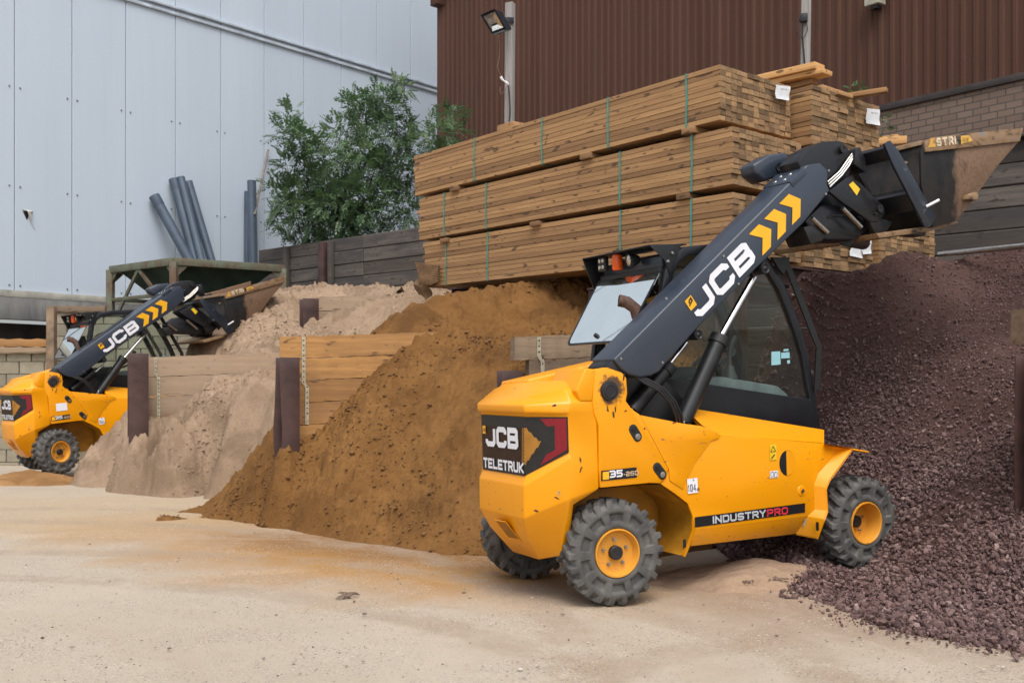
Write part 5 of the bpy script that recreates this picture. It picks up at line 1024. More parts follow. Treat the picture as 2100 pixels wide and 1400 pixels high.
steel_post(590, 733, 10.6, 24, .205, 'bent brown steel post at the end of the orange-stained sleeper wall', .12)
steel_post(283, 725, 13.78, 24, .25, 'brown steel post in front of the far machine, splashed with grey mortar')
steel_post(634, 613, 16.75, 24, .26, 'small brown steel post at the end of the upper sleeper wall')
steel_post(1045, 760, 9.6, 14, .2, 'low brown steel post top just behind the nearest machine\'s bonnet')
steel_post(2122, 730, 6.72, 18, .17, 'tall brown steel post at the right edge in front of the red stone heap')
# ------------------------------------------------------------------ timber packs on racking
PD = Vector((.642, -.766, 0)).normalized(); PN = Vector((.766, .642, 0)).normalized()
PC = Vector((2.031, 10.0, 0))
def pk_x(px, lat=0.0):  # distance along the pack direction (to the right) on the front plane shifted back by lat
    u = (px - CXP) / FPX; o = PC + PN * lat; s = (u * o.y - o.x) / (PD.x - u * PD.y); return s
def pk_z(px, py, lat=0.0): o = PC + PN * lat + PD * pk_x(px, lat); return CAMH + (HYP - py) / FPX * o.y
def pack(label, px_r, lat, z0, z1, L, w, nx, nz, straps=(), jit=.012, seed=0, mat='timber', tilt=0.0):
    rs = random.Random(seed); s = pk_x(px_r, lat); o = PC + PN * lat + PD * s; o.z = z0
    root = empty('timber_pack', frame_mat(o, PD), label, 'timber stack', 'timber packs on the racking')
    h = z1 - z0; specs = []
    lay = [0.0]
    for k in range(nz): lay.append(lay[-1] + rs.uniform(.93, 1.07))
    lay = [q * h / lay[-1] for q in lay]
    for j in range(nx):
        for k in range(nz):
            y0, y1 = w * j / nx, w * (j + 1) / nx
            edge = j in (0, nx - 1)
            specs.append((-L + rs.gauss(0, jit * 2.2), rs.gauss(0, jit), y0 + .0012 + (rs.uniform(0, .007) if edge else 0), y1 - .0012, lay[k] + .0015, lay[k + 1] - .0015))
    V, F, A_ = boards_np(specs); A_ = np.repeat([rs.random() for _ in specs], 8)
    o_ = np_mesh('boards', V, F, [M[mat], M['timberend']], root, False, {'rnd': A_})
    mi = np.zeros(len(F), np.int32); mi[0::6] = 1; mi[1::6] = 1; o_.data.polygons.foreach_set('material_index', mi); bevel_np(o_, .0035)
    if tilt: root.rotation_euler.rotate_axis('Y', tilt)
    for px_ in straps:
        x_ = pk_x(px_, lat) - s; mb = MB(); j = rs.uniform(-.012, .012)
        mb.bar([(x_, -.004, -.002), (x_ + j, -.004, h * .5), (x_, -.004, h + .002)],   .022, .002, (1, 0, 0)); mb.bar([(x_, -.004, h + .004), (x_, w + .004, h + .004)],   .022, .002, (1, 0, 0)); mb.bar([(x_, -.004, -.004), (x_, w + .004, -.004)],   .022, .002, (1, 0, 0))
        mb.build('strap', M['strap'], root)
    return root, s, o
M['strap'] = simple('green_strap', (.055, .25, .215), .5, 0, .2, 8)
def paper(root, s, lat, pxs, xo=.045, mat=None):
    pts = []
    for q in pxs:  # sheet hangs on the end face plane of the pack
        r = ray(*q); o = PC + PN * lat + PD * (s + xo); k = (o - CAMP).dot(PD) / r.dot(PD); pts.append(root.matrix_world.inverted() @ (CAMP + r * k))
    n = 6; mb = MB(); rows = []
    for i in range(n + 1):
        rows.append([pts[0].lerp(pts[1], j / n).lerp(pts[3].lerp(pts[2], j / n), i / n) + Vector((.004 * math.sin(i * 1.4 + j * 2.1) + .006 * (i == n), .004 * math.sin(i * 3), 0)) for j in range(n + 1)])
    mb.loft(rows, False, False, False); o = mb.build('paper_label', M['paper'], root)
    u_ = (pts[1] - pts[0]); v_ = pts[0] - pts[3]; mb = MB()
    for k in range(6):
        p_ = pts[0] + u_ * (.22 + .1 * k) - v_ * .26 + Vector((.02, 0, 0)); mb.bar([p_, p_ + u_ * .05 - v_ * (.10 + .03 * math.sin(k * 2))], .006, .0008, (0, 0, 1) if k % 2 else (0, 1, 0))
    mb.build('print', M['blackdecal'], o)
t = NT('white_paper'); t.base((.68, .70, .72)).rough(.7).bump(t.noise(14, 4), .2, .004); M['paper'] = t.m
bpy.context.view_layer.update()
r1, s1, _ = pack('topmost front timber pack with four green straps, highest of the left stack', 1476.5, 0, pk_z(1476.5, 245.7), pk_z(1476.5, 131.6), 5.25, 1.16, 13, 10, (1407, 1247, 1112, 973), .0045, 1)
r2, s2, _ = pack('middle timber pack of the left stack, its square ends half hidden by the boom', 1502, .02, 3.375, 3.94, 5.3, 1.15, 11, 11, (1418, 1271, 997, 911), .007, 2, tilt=.006)
r3, s3, _ = pack('lowest timber pack of the left stack with a torn wrapped left end', 1500.6, .04, 2.70, 3.305, 5.2, 1.15, 11, 11, (1417, 1272, 1000, 914), .007, 3, tilt=.012)
r4, s4, _ = pack('upper timber pack right of the topmost pack, with big square end grain and white label', 1665, 1.22, 3.93, 4.545, 4.6, 1.3, 8, 12, (), .006, 4)
r5, s5, _ = pack('middle timber pack of the right stack, mostly hidden behind the boom head', 1655, 1.24, 3.30, 3.88, 4.6, 1.3, 8, 11, (), .007, 5)
r6, s6, _ = pack('lowest timber pack of the right stack, over the stone heap with crumpled papers', 1652, 1.24, 2.67, 3.25, 4.6, 1.3, 8, 11, (), .008, 6)
r7, s7, _ = pack('lowest rear timber pack, furthest right under the raised bucket', 1803, 2.6, 2.80, 3.40, 4.2, 1.25, 10, 12, (), .008, 7)
bpy.context.view_layer.update()
paper(r1, s1, 0, ((1591, 174), (1621, 178), (1617, 207), (1590, 202)))
paper(r4, s4, 1.22, ((1778, 222), (1804, 225), (1804, 258), (1775, 253)))
paper(r6, s6, 1.24, ((1748, 500), (1768, 498), (1768, 530), (1741, 524)))
paper(r6, s6, 1.24, ((1769, 494), (1787, 492), (1786, 520), (1768, 522)), .06)
# frayed wrapping at the left end of the lowest pack
mb = MB()
for k in range(7):
    z_ = .26 - .035 * k; a = .10 + .05 * k
    mb.hexa([Vector((-5.3 + .02 * k + q[0], -.02 - .012 * k + q[1], z_ + q[2])) for q in ((0, 0, 0), (.45 - .03 * k, 0, -.05), (.45 - .03 * k, .02, -.05), (0, .02, 0), (-.05 + .02 * k, -.03, .09), (.5, -.01, .0), (.5, .01, .0), (-.05 + .02 * k, 0, .09))])
mb.build('torn_wrapping', simple('torn_brown_wrapping', (.20, .115, .055), .8, 0, .35, 12, .4, 20), r3, bevel=.004)
mb = MB(); rows = [[(-5.33 + .36 * j / 6 + .015 * math.sin(j * 2 + i), -.03 - .05 * math.sin(i * .8) - .02 * math.sin(j * 2.3), .10 - .27 * i / 6 * (1 - .5 * abs(j / 6 - .55)) + .02 * math.sin(j * 1.7)) for j in range(7)] for i in range(7)]
mb.loft(rows, False, False, False); mb.build('torn_wrapping', simple('loose_brown_wrapping', (.17, .10, .05), .8, 0, .4, 10, .4, 20), r3, smooth=20)
def bearer(label, px_, lat, z0, z1, sec=.10, proud=.025, L=1.25):
    s = pk_x(px_, lat); o = PC + PN * (lat - proud) + PD * s; o.z = z0; root = tag_box = None
    mb = MB(); mb.box((0, L / 2, (z1 - z0) / 2), (sec / 2 * 1.6, L / 2, (z1 - z0) / 2 - .002)); ob = mb.build('timber_bearer', M['bearer'], bevel=.004); ob.matrix_world = frame_mat(o, PD)
    a = ob.data.attributes.new('rnd', 'FLOAT', 'POINT'); a.data.foreach_set('value', [random.random()] * len(ob.data.vertices)); tag(ob, label, 'bearer block', 'bearers between the timber packs')
z01 = pk_z(1476.5, 245.7)
for nm, px_ in (('near the right end', 1413), ('second from the right', 1202), ('near the left end', 932)): bearer('short timber bearer ' + nm + ' of the topmost pack\'s underside', px_, 0, 3.955, z01 - .002)
for nm, px_ in (('near the right end', 1402), ('just left of the middle', 1098), ('at the left end', 912)): bearer('short timber bearer ' + nm + ' between middle and lowest packs', px_, .02, 3.312, 3.372)
def rack(px_, lat, ztop, label):
    s = pk_x(px_, lat); o = PC + PN * lat + PD * s; root = empty('steel_rack_frame', frame_mat(Vector((o.x, o.y, 0)), PD), label, 'steel rack')
    mb = MB(); z_ = ztop - .20
    mb.box((0, -.10, z_ / 2), (.11, .008, z_ / 2)); mb.box((0, .10, z_ / 2), (.11, .008, z_ / 2)); mb.box((0, 0, z_ / 2), (.007, .091, z_ / 2)); mb.build('rack_post', M['oxide'], root)
    mb = MB(); mb.box((0, 1.9, ztop - .012), (.09, 2.05, .010)); mb.box((0, 1.9, ztop - .19), (.09, 2.05, .009)); mb.box((0, 1.9, ztop - .1), (.007, 2.05, .078)); mb.build('rack_beam', M['oxide'], root)
rack(945, .12, 2.70, 'steel rack frame under the left end of the lowest timber pack'); rack(1235, .12, 2.69, 'steel rack frame under the middle of the packs, behind the nearest cab'); rack(1500, .12, 2.66, 'steel rack frame under the right end of the left stack')
def loose_board(name, label, px_, py_, d, deg, L, w, h, yaw=0, mat='freshwood', pitch=0.0):
    o = at(px_, py_, d); mb = MB(); mb.box((-L / 2, w / 2, -h / 2), (L / 2, w / 2, h / 2)); ob = mb.build(name, M[mat], bevel=.004); m = frame_mat(o, vec2(deg)); ob.matrix_world = m @ Matrix.Rotation(pitch, 4, 'Y')
    a = ob.data.attributes.new('rnd', 'FLOAT', 'POINT'); a.data.foreach_set('value', [random.random()] * len(ob.data.vertices)); tag(ob, label, 'board', 'loose boards on top of the packs')
loose_board('loose_board', 'wide fresh board lying on top of the packs, uppermost', 1671, 126, 10.75, -47, 1.6, .20, .07, pitch=.02)
loose_board('loose_board', 'second fresh board just under the uppermost wide board', 1687, 139, 10.72, -47, 1.7, .20, .05, pitch=.02)
loose_board('loose_board', 'short red-brown block propping the loose boards above the right pack', 1665, 160, 10.9, -48, .9, .11, .055, mat='timber')
loose_board('loose_board', 'single board jutting out to the right over the upper right pack', 1818, 178, 10.9, -30, 1.2, .10, .05, pitch=-.02)
loose_board('loose_board', 'short pale board end left of the pair beside the bucket', 1840, 275, 12.4, -40, 1.5, .12, .09)
loose_board('loose_board', 'short darker board end right of the pair beside the bucket', 1860, 278, 12.3, -20, 1.2, .12, .09)
loose_board('loose_board', 'thin board ends lying far left on the topmost pack', 1052, 248, 12.95, -50, .32, .6, .10, mat='timber')
for z_, px_ in ((4.56, 1700), (4.585, 1690)):
    pass
for k, (px_, py_, w_) in enumerate(((1712, 173, .34), (1745, 184, .28))): loose_board('loose_board', ('left' if k == 0 else 'right') + ' of two flat boards lying on the upper right pack\'s end', px_ - 25, py_, 10.75 + .1 * k, -50, 1.4, w_, .045, mat='timber')
o = at(1935, 520, 9.9); mb = MB(); mb.tube([at(1925, 522, 10.1), at(2140, 500, 9.4)], .03, 12); tag(mb.build('scaffold_tube', M['steel']), 'grey scaffold tube lying along the crest of the red stone heap', 'tube')
# ------------------------------------------------------------------ hopper
t = NT('rusty_green_steel'); n1 = t.noise(2.5, 6, .7); n2 = t.noise(14, 5, .7)
col = t.mix(t.ramp(n1, [(.42, 0.0), (.62, 1.0)]), (.115, .135, .092), (.10, .052, .028)); col = t.mix(t.ramp(n2, [(.55, 0.0), (.7, .6)]), col, (.19, .18, .14)); t.base(col).rough(.75); M['hopper'] = t.m
M['hopperdark'] = simple('hopper_plate_green', (.022, .042, .028), .6, .1, .5, 3)
Nc, Lc, Rc = Vector((-6.27, 19.0, 0)), Vector((-8.0, 20.4, 0)), Vector((-4.5, 20.2, 0)); Bc = Lc + Rc - Nc; ZT = 3.79
hop = empty('steel_hopper', Vector((-6.25, 20.3, 0)), 'rusty green steel hopper on four legs behind the far machine\'s bucket', 'hopper')
HO = Vector((-6.25, 20.3, 0))
def hz(p, z): return Vector((p.x, p.y, z)) - HO
for c_ in (Lc, Nc, Rc, Bc):
    mb = MB(); mb.box(hz(c_, ZT / 2 - .03), (.065, .065, ZT / 2 - .035), Matrix.Rotation(R(-5), 3, 'Z')); mb.build('leg', M['hopper'], hop, bevel=.006)
for a, b in ((Lc, Nc), (Nc, Rc), (Rc, Bc), (Bc, Lc)):
    mb = MB(); mb.bar([hz(a, ZT - .06), hz(b, ZT - .06)], .14, .075, (0, 0, 1)); mb.build('top_rail', M['hopper'], hop, bevel=.006)
    mb = MB(); mb.bar([hz(a, ZT - .66), hz(b, ZT - .66)], .07, .05, (0, 0, 1)); mb.build('lower_rail', M['hopper'], hop, bevel=.006)
    d_ = (b - a).normalized()
    for p_, sg in ((a, 1), (b, -1)):
        mb = MB(); q = hz(p_, ZT - .13); nrm = Vector((d_.y, -d_.x, 0)) * .008
        pts = [q + d_ * sg * .06, q + d_ * sg * .26, q + d_ * sg * .06 - Vector((0, 0, .2))]; mb.loft([[x_ + nrm for x_ in pts], [x_ - nrm for x_ in pts]]); mb.build('gusset', M['hopper'], hop)
ctr = (Nc + Bc) / 2; low = [ctr + (c_ - ctr) * .16 for c_ in (Lc, Nc, Rc, Bc)]; up = [ctr + (c_ - ctr) * .93 for c_ in (Lc, Nc, Rc, Bc)]
mb = MB(); mb.loft([[hz(c_, 2.45) for c_ in low], [hz(c_, 2.75) for c_ in low], [hz(c_, ZT - .05) for c_ in up]], True, False, False); mb.build('hopper_bowl', M['hopperdark'], hop, smooth=0)
m_ = Lc.lerp(Nc, .46)
for f in (.12, .92): mb = MB(); mb.bar([hz(m_, ZT - .12), hz(Lc.lerp(Nc, f), ZT - .95)], .065, .04, (Nc - Lc)); mb.build('brace', M['hopper'], hop)
# ------------------------------------------------------------------ pipes leaning on the warehouse
M['pipe'] = simple('grey_plastic_pipe', (.062, .088, .125), .45, 0, .18, 3)
def wall_pt(px, py, off):  # point standing off the grey wall face
    n = Vector((GD.y, -GD.x, 0)); o = G0 + n * off; r = ray(px, py); k = (o - CAMP).dot(n) / r.dot(n); return CAMP + r * k
for lab, a, b, rp, t_off, b_off in (('leftmost of the grey pipes, leaning hardest on the warehouse wall', (316, 402), (425, 600), 10.5, .14, 1.0), ('tall fat grey pipe, second of the leaning bunch on the wall', (357, 368), (418, 600), 10.5, .14, .9),
                             ('thin tallest grey pipe in the middle of the leaning bunch', (371, 364), (430, 600), 8, .30, 1.1), ('rightmost grey pipe of the leaning bunch above the hopper', (386, 373), (453, 600), 8.5, .14, .95),
                             ('upright grey pipe beside the dark board wall', (516, 371), (521, 610), 9, .34, .5), ('shorter upright grey pipe half hidden behind its neighbour', (508, 393), (507, 610), 7, .12, .2)):
    A_, B_ = wall_pt(*a, t_off), wall_pt(*b, b_off); rr = rp / FPX * A_.y; d_ = (B_ - A_).normalized(); ax = d_.orthogonal().normalized()
    mb = MB(); mb.lathe([(rr * .86, .06), (rr * .86, .0), (rr * 1.0, .0), (rr * 1.0, (B_ - A_).length), (rr * .86, (B_ - A_).length)], A_, d_, 22)
    if rp > 10: mb.lathe([(rr * 1.0, .0), (rr * 1.07, .0), (rr * 1.07, .22), (rr * 1.0, .25)], A_, d_, 22)
    tag(mb.build('plastic_pipe', M['pipe'], smooth=40), lab, 'pipe', 'grey pipes against the warehouse')
mb = MB(); mb.bar([wall_pt(550, 307, .06), wall_pt(522, 440, .5)], .05, .03, (1, 0, 0)); o = mb.build('wooden_batten', M['greypost']); tag(o, 'thin pale batten leaning on the warehouse wall beside the upright pipes', 'batten')
# ------------------------------------------------------------------ trees
t = NT('ash_leaves'); r = t.attr('rnd'); t.base(t.ramp(r, [(0, (.055, .105, .055)), (.45, (.105, .180, .090)), (.8, (.165, .250, .120)), (1, (.22, .31, .13))])).rough(.42)
tl = t.n.new('ShaderNodeBsdfTranslucent'); t.L(t.ramp(r, [(0, (.06, .12, .05)), (1, (.16, .26, .09))]), tl.inputs[0]); mx = t.n.new('ShaderNodeMixShader'); mx.inputs[0].default_value = .28; t.L(t.p.outputs[0], mx.inputs[1]); t.L(tl.outputs[0], mx.inputs[2]); t.L(mx.outputs[0], t.out.inputs[0])
M['leaf'] = t.m; M['bark'] = simple('bark', (.085, .070, .055), .9, 0, .4, 8, .3)
def foliage(clusters, d, per, seed, rs_leaf=(.20, .32), depth=.8, ls=1.0):
    rg = np.random.default_rng(seed); V = []; F = []; A_ = []; k = 0
    for (px, py, rp) in clusters:
        c = np.array(at(px + rg.normal(0, 5), py + rg.normal(0, 5), d + rg.normal(0, depth * .5))); rad = rp / FPX * d * .92; n = int(per * (rp / 45.0) ** 1.7) + 5
        tone = rg.normal(.45, .13)
        for _ in range(n):
            v = rg.normal(size=3); v /= np.linalg.norm(v); rr = rad * rg.random() ** .45; p = c + v * rr * np.array([1, 1.1, 1])
            out = v * .7 + np.array([0, -.15, .15]) + rg.normal(0, .45, 3); out /= np.linalg.norm(out); ln = rg.uniform(*rs_leaf)
            sd = np.cross(out, [0, 0, 1.0]) + rg.normal(0, .2, 3); sd /= np.linalg.norm(sd); nn = np.cross(sd, out)
            tl = tone + rg.normal(0, .12)
            for m in range(11):
                f = (m // 2 + .6) / 5.4 if m < 10 else 1.0; s = (1 if m % 2 else -1) if m < 10 else 0
                b = p + out * ln * f - np.array([0, 0, 1]) * ln * .22 * f * f
                ld = (sd * s * .85 + out * (.55 if s else 1.0) - np.array([0, 0, .25])); ld /= np.linalg.norm(ld); L_ = rg.uniform(.07, .115) * ls; wd = np.cross(ld, nn); wd /= np.linalg.norm(wd) + 1e-9; w = L_ * .21
                V += [b, b + ld * L_ * .5 + wd * w, b + ld * L_, b + ld * L_ * .5 - wd * w]; F.append((k, k + 1, k + 2, k + 3)); A_ += [tl + rg.normal(0, .05)] * 4; k += 4
    return np.array(V), np.array(F), np.clip(A_, 0, 1)
def tree(label, base, d, clusters, per, seed, twigs=True):
    B_ = at(*base, d); root = empty('ash_tree', Vector((B_.x, B_.y, 0)), label, 'tree', 'self-sown ash trees behind the wall')
    V, F, A_ = foliage(clusters, d, per, seed); V = V - np.array([B_.x, B_.y, 0]); np_mesh('crown', V, F, M['leaf'], root, False, {'rnd': A_})
    mb = MB(); rs = random.Random(seed); o = Vector((0, 0, 0)); z_ = B_.z
    for i, (px, py, rp) in enumerate(clusters):
        tip = at(px, py - rp * .5, d + rs.uniform(-.25, .25)) - Vector((B_.x, B_.y, 0)); s_ = Vector((rs.uniform(-.12, .12), rs.uniform(-.1, .1), 0))
        m_ = s_.lerp(tip, .5) + Vector((rs.uniform(-.12, .12), 0, z_ * .35)); m_.z = min(m_.z, tip.z - .1)
        mb.tube([s_, s_ + Vector((0, 0, z_ * .8)), m_, tip], [.03, .02, .011, .004], 6)
    mb.build('trunk', M['bark'], root)
tree('bushy green ash tree spilling over the dark board wall beside the timber', (668, 480), 22.4, [(600, 245, 26), (592, 285, 34), (622, 300, 30), (582, 335, 34), (572, 395, 34), (600, 425, 48), (650, 375, 52), (640, 450, 52), (690, 470, 48), (700, 415, 56), (722, 345, 56), (700, 275, 40), (735, 240, 44), (768, 205, 40), (800, 225, 46), (822, 182, 24), (834, 262, 36), (782, 292, 56), (770, 360, 58), (800, 420, 56), (830, 360, 42), (842, 440, 38), (730, 480, 36), (668, 500, 32), (690, 524, 18), (762, 458, 46), (722, 205, 24), (852, 305, 32), (590, 468, 26), (566, 440, 22), (610, 275, 22), (640, 330, 34), (665, 310, 26), (745, 410, 56), (690, 380, 50), (720, 450, 50), (620, 390, 42), (800, 340, 44), (750, 310, 44), (660, 430, 50)], 84, 5)
tree('smaller thin ash sapling rising in front of the brown shed\'s left corner', (905, 330), 21.5, [(898, 262, 30), (930, 272, 26), (938, 238, 17), (878, 290, 30), (912, 300, 26), (925, 222, 10)], 60, 9)
def small_plant(label, d, clusters, seed):
    V, F, A_ = foliage(clusters, d, 40, seed, (.06, .10), .1, .42); B_ = at(clusters[0][0], clusters[0][1], d); root = empty('ivy', Vector((B_.x, B_.y, 0)), label, 'plant')
    np_mesh('foliage', V - np.array([B_.x, B_.y, 0]), F, M['leaf'], root, False, {'rnd': A_}); mb = MB(); mb.tube([(0, .03, 2.5), (0, .03, B_.z)], .012, 6); mb.build('stem', M['bark'], root)
small_plant('dark ivy climbing at the right side of the upper right timber pack', 12.6, [(1813, 285, 13), (1816, 262, 12), (1818, 243, 9), (1824, 300, 9)], 21)
small_plant('small green sprig growing up behind the upper right timber pack', 12.9, [(1752, 188, 9), (1762, 184, 6)], 22)
# ------------------------------------------------------------------ lamp posts, boxes and cables
def timber_post(label, px, ytop, d, w, dp, deg, lean=0.0):
    o = at(px, ytop, d); root = empty('timber_post', frame_mat(Vector((o.x - lean, o.y, 0)), vec2(deg)), label, 'post')
    mb = MB(); dl = Matrix.Rotation(0, 3, 'Z'); lx = lean * math.cos(R(deg)); 
    mb.hexa([(-w / 2, -dp / 2, 0), (w / 2, -dp / 2, 0), (w / 2, dp / 2, 0), (-w / 2, dp / 2, 0), (-w / 2 + lx, -dp / 2, o.z), (w / 2 + lx, -dp / 2, o.z), (w / 2 + lx, dp / 2, o.z), (-w / 2 + lx, dp / 2, o.z)]); p_ = mb.build('post', M['greyvert'], root, bevel=.006)
    return root
M['greyvert'] = None
t = NT('grey_weathered_upright'); g = t.noise(2.4, 6, .65, t.mapping((14, 14, .7))); g2 = t.noise(1.2, 4); col = t.ramp(g, [(.3, (.17, .157, .15)), (.7, (.30, .285, .275))]); col = t.mix(t.ramp(t.noise(3, 2, .4, t.mapping((3, 3, 1))), [(.70, 0.0), (.78, .7)]), col, (.07, .06, .05)); t.base(col).rough(.85).bump(g, .25, .005); M['greyvert'] = t.m
M['brownvert'] = simple('split_brown_timber', (.20, .14, .09), .85, 0, .4, 6, .4, 30)
tp1 = timber_post('grey timber post carrying the floodlight, left of the timber packs\' crest', 1048, 8, 15.0, .12, .11, -28, .05)
tp2 = timber_post('grey timber post with a black socket box, cut off by the top edge', 1655, -60, 14.6, .13, .10, -20, .10)
def rel(root, p): return root.matrix_world.inverted() @ p
bpy.context.view_layer.update()
mb = MB(); mb.tube([rel(tp1, at(*q, dd)) for q, dd in (((1043, 176), 14.9), ((1045, 200), 14.88), ((1046, 225), 14.88), ((1044, 262), 14.88))], .011, 6); mb.build('cable', M['plastic'], tp1)
mb = MB(); mb.tube([rel(tp1, at(*q, 14.85)) for q in ((1022, 72), (1025, 95), (1024, 120), (1020, 138), (1028, 158))], .005, 6); mb.tube([rel(tp1, at(*q, 14.85)) for q in ((1041, 176), (1036, 186), (1028, 194), (1025, 186), (1026, 178))], .005, 6); mb.build('cable', simple('brown_cable', (.16, .10, .08), .6), tp1)
mb = MB(); mb.tube([rel(tp1, at(*q, 14.83)) for q in ((1027, 158), (1029, 162), (1033, 166), (1038, 169), (1043, 173))], [.022, .020, .010, .018, .012], 10); mb.build('cable_connector', M['white'], tp1)
fl = empty('floodlight', at(1030, 45, 14.7), 'black floodlight tilted down on a grey timber post above the packs', 'floodlight'); FO = at(1030, 45, 14.7)
fr_ = [at(985.8, 31, 14.42) - FO, at(1014.4, 18.5, 14.50) - FO, at(1039.4, 62.5, 14.72) - FO, at(1011.5, 72.5, 14.64) - FO]
bk_ = Vector((.11, .15, .04)); n_ = (fr_[1] - fr_[0]).cross(fr_[3] - fr_[0]).normalized(); n_ = n_ if n_.y < 0 else -n_
cf = sum(fr_, Vector()) / 4
mb = MB(); mb.loft([fr_, [p_ * .78 + cf * .22 + bk_ for p_ in fr_]], True, False, True); mb.loft([fr_, [p_ + n_ * .0 + (cf - p_) * .10 - n_ * .012 for p_ in fr_]], True, False, False); mb.build('lamp_housing', simple('floodlight_grey', (.020, .026, .036), .45), fl, smooth=0)
gl_ = [fr_[0].lerp(fr_[2], .10) - n_ * .012, fr_[1].lerp(fr_[3], .10) - n_ * .012, fr_[2] * .74 + fr_[1] * .16 + fr_[3] * .1 - n_ * .02, fr_[3] * .74 + fr_[0] * .16 + fr_[2] * .1 - n_ * .02]
mb = MB(); mb.face([p_ - n_ * .03 for p_ in [fr_[0].lerp(cf, .05), fr_[1].lerp(cf, .05), fr_[2].lerp(cf, .05), fr_[3].lerp(cf, .05)]]); mb.build('lamp_back', M['black'], fl)
gl_ = [p_ + n_ * .016 for p_ in gl_]; gc_ = sum(gl_, Vector()) / 4
mb = MB(); mb.loft([gl_, [p_ * .5 + gc_ * .5 - n_ * .028 for p_ in gl_]], True, False, True); mb.build('reflector', simple('lamp_reflector', (.60, .60, .55), .18, .85, .25, 25), fl, smooth=0)
mb = MB(); mb.hexa([at(*q, dd) - FO for q, dd in (((1034, 48), 14.78), ((1054, 48), 14.90), ((1054, 48), 14.96), ((1034, 48), 14.86), ((1034, 35), 14.78), ((1054, 36), 14.90), ((1054, 36), 14.96), ((1034, 35), 14.86))]); mb.build('bracket', simple('bracket_grey', (.03, .035, .045), .5), fl, bevel=.006)
mb = MB(); mb.box(rel(tp2, at(1648, 37, 14.5)), (.055, .035, .06)); mb.build('socket_box', M['plastic'], tp2, bevel=.012)
mb = MB(); mb.tube([rel(tp2, at(*q, 14.5)) for q in ((1646, 46), (1645, 75), (1648, 105), (1650, 132))], .012, 6); mb.tube([rel(tp2, at(*q, 14.48)) for q in ((1654, 45), (1656, 62), (1650, 76), (1641, 78), (1634, 66), (1633, 48), (1640, 36))], .007, 6); mb.build('cable', M['plastic'], tp2)
eb = empty('electrical_box', B0 + BD * bs(1805) + Vector((0, 0, bz(1805, 0))), 'dirty white electrical box fixed high on the brown ribbed wall', 'box')
eb.matrix_world = frame_mat(B0 + BD * bs(1805) + Vector((0, 0, bz(1805, 0))), BD)
mb = MB(); mb.box((0, -.15, 0), (.125, .10, .13)); mb.build('box_body', simple('dirty_white_plastic', (.46, .44, .36), .5, 0, .25, 9), eb, bevel=.012)
mb = MB(); mb.box((.02, -.15, -.16), (.06, .06, .03)); mb.build('cable_gland', M['plastic'], eb, bevel=.01); mb = MB(); mb.face([(-.05, -.252, .02), (.02, -.252, .03), (.03, -.252, .08), (-.04, -.252, .09)]); mb.build('faded_print', simple('faded_grey_print', (.18, .18, .17), .6, 0, .6, 60), eb)
# ------------------------------------------------------------------ far-left corner behind the far machine
def blockwall(label, px0, px1, ytop, d):
    a, b = at(px0, ytop, d), at(px1, ytop, d); root = empty('block_wall', Vector((a.x, d, 0)), label, 'wall'); rows = int(a.z / .225) + 1; specs = []
    for i in range(rows):
        z1 = a.z - i * .225; x = -.22 * (i % 2); Lw = b.x - a.x
        while x < Lw:
            x1 = min(x + .44, Lw)
            if x1 - max(x, 0) > .05: specs.append((max(x, 0) + .005, x1 - .005, random.uniform(0, .006), .2, max(z1 - .215, 0), z1))
            x += .45
    V, F, A_ = boards_np(specs); o = np_mesh('block_courses', V, F, M['block'], root, False, {'rnd': A_}); bevel_np(o, .006)
    mb = MB(); mb.box((Lw / 2, .11, a.z / 2 - .01), (Lw / 2 - .004, .08, a.z / 2 - .012)); mb.build('mortar', M['concrete'], root)
t = NT('buff_concrete_block'); r = t.attr('rnd'); col = t.mix(1.0, t.ramp(t.noise(4, 6, .7), [(.3, (.23, .20, .145)), (.7, (.33, .295, .22))]), t.ramp(r, [(0, .8), (1, 1.15)]), 'MULTIPLY'); t.base(col).rough(.95).bump(t.noise(60, 4), .3, .005); M['block'] = t.m
blockwall('low buff block wall at the far left edge behind the far machine', -90, 108, 716, 18.3); blockwall('taller buff block wall seen through the far machine\'s cab windows', 112, 420, 640, 18.75)
def beam(name, label, px0, px1, y0, y1, d, th, mat, cat):
    a, b = at(px0, y0, d), at(px1, y1, d); mb = MB(); n = 16
    mb.loft([[(a.x + (b.x - a.x) * k / n, d + .006 * math.sin(k * 2), b.z + .008 * math.sin(k * 1.3)), (a.x + (b.x - a.x) * k / n, d + th, b.z), (a.x + (b.x - a.x) * k / n, d + th, a.z), (a.x + (b.x - a.x) * k / n, d, a.z + .012 * math.sin(k * 1.9))] for k in range(n + 1)])
    o = mb.build(name, M[mat], bevel=.004); q = o.data.attributes.new('rnd', 'FLOAT', 'POINT'); q.data.foreach_set('value', [random.random()] * len(o.data.vertices)); tag(o, label, cat)
beam('timber_rail', 'rough orange-brown timber rail on top of the low block wall', -90, 100, 695, 711, 18.25, .15, 'sleeper', 'timber rail')
beam('timber_rail', 'grey timber plank directly under the orange-brown rail', -90, 100, 712, 724, 18.2, .08, 'sleepergrey', 'timber rail')
beam('timber_rail', 'pale sawn plank behind the far machine\'s roof, under the concrete beam', 114, 215, 627, 640, 18.7, .08, 'sleepergrey', 'timber rail')
o = at(106, 628, 18.15); mb = MB(); mb.box((0, 0, o.z / 2), (.07, .07, o.z / 2)); p_ = mb.build('rough_timber_post', M['brownvert'], bevel=.012); p_.location = (o.x, o.y, 0); tag(p_, 'split brown timber post beside the dark opening at the far left', 'post')
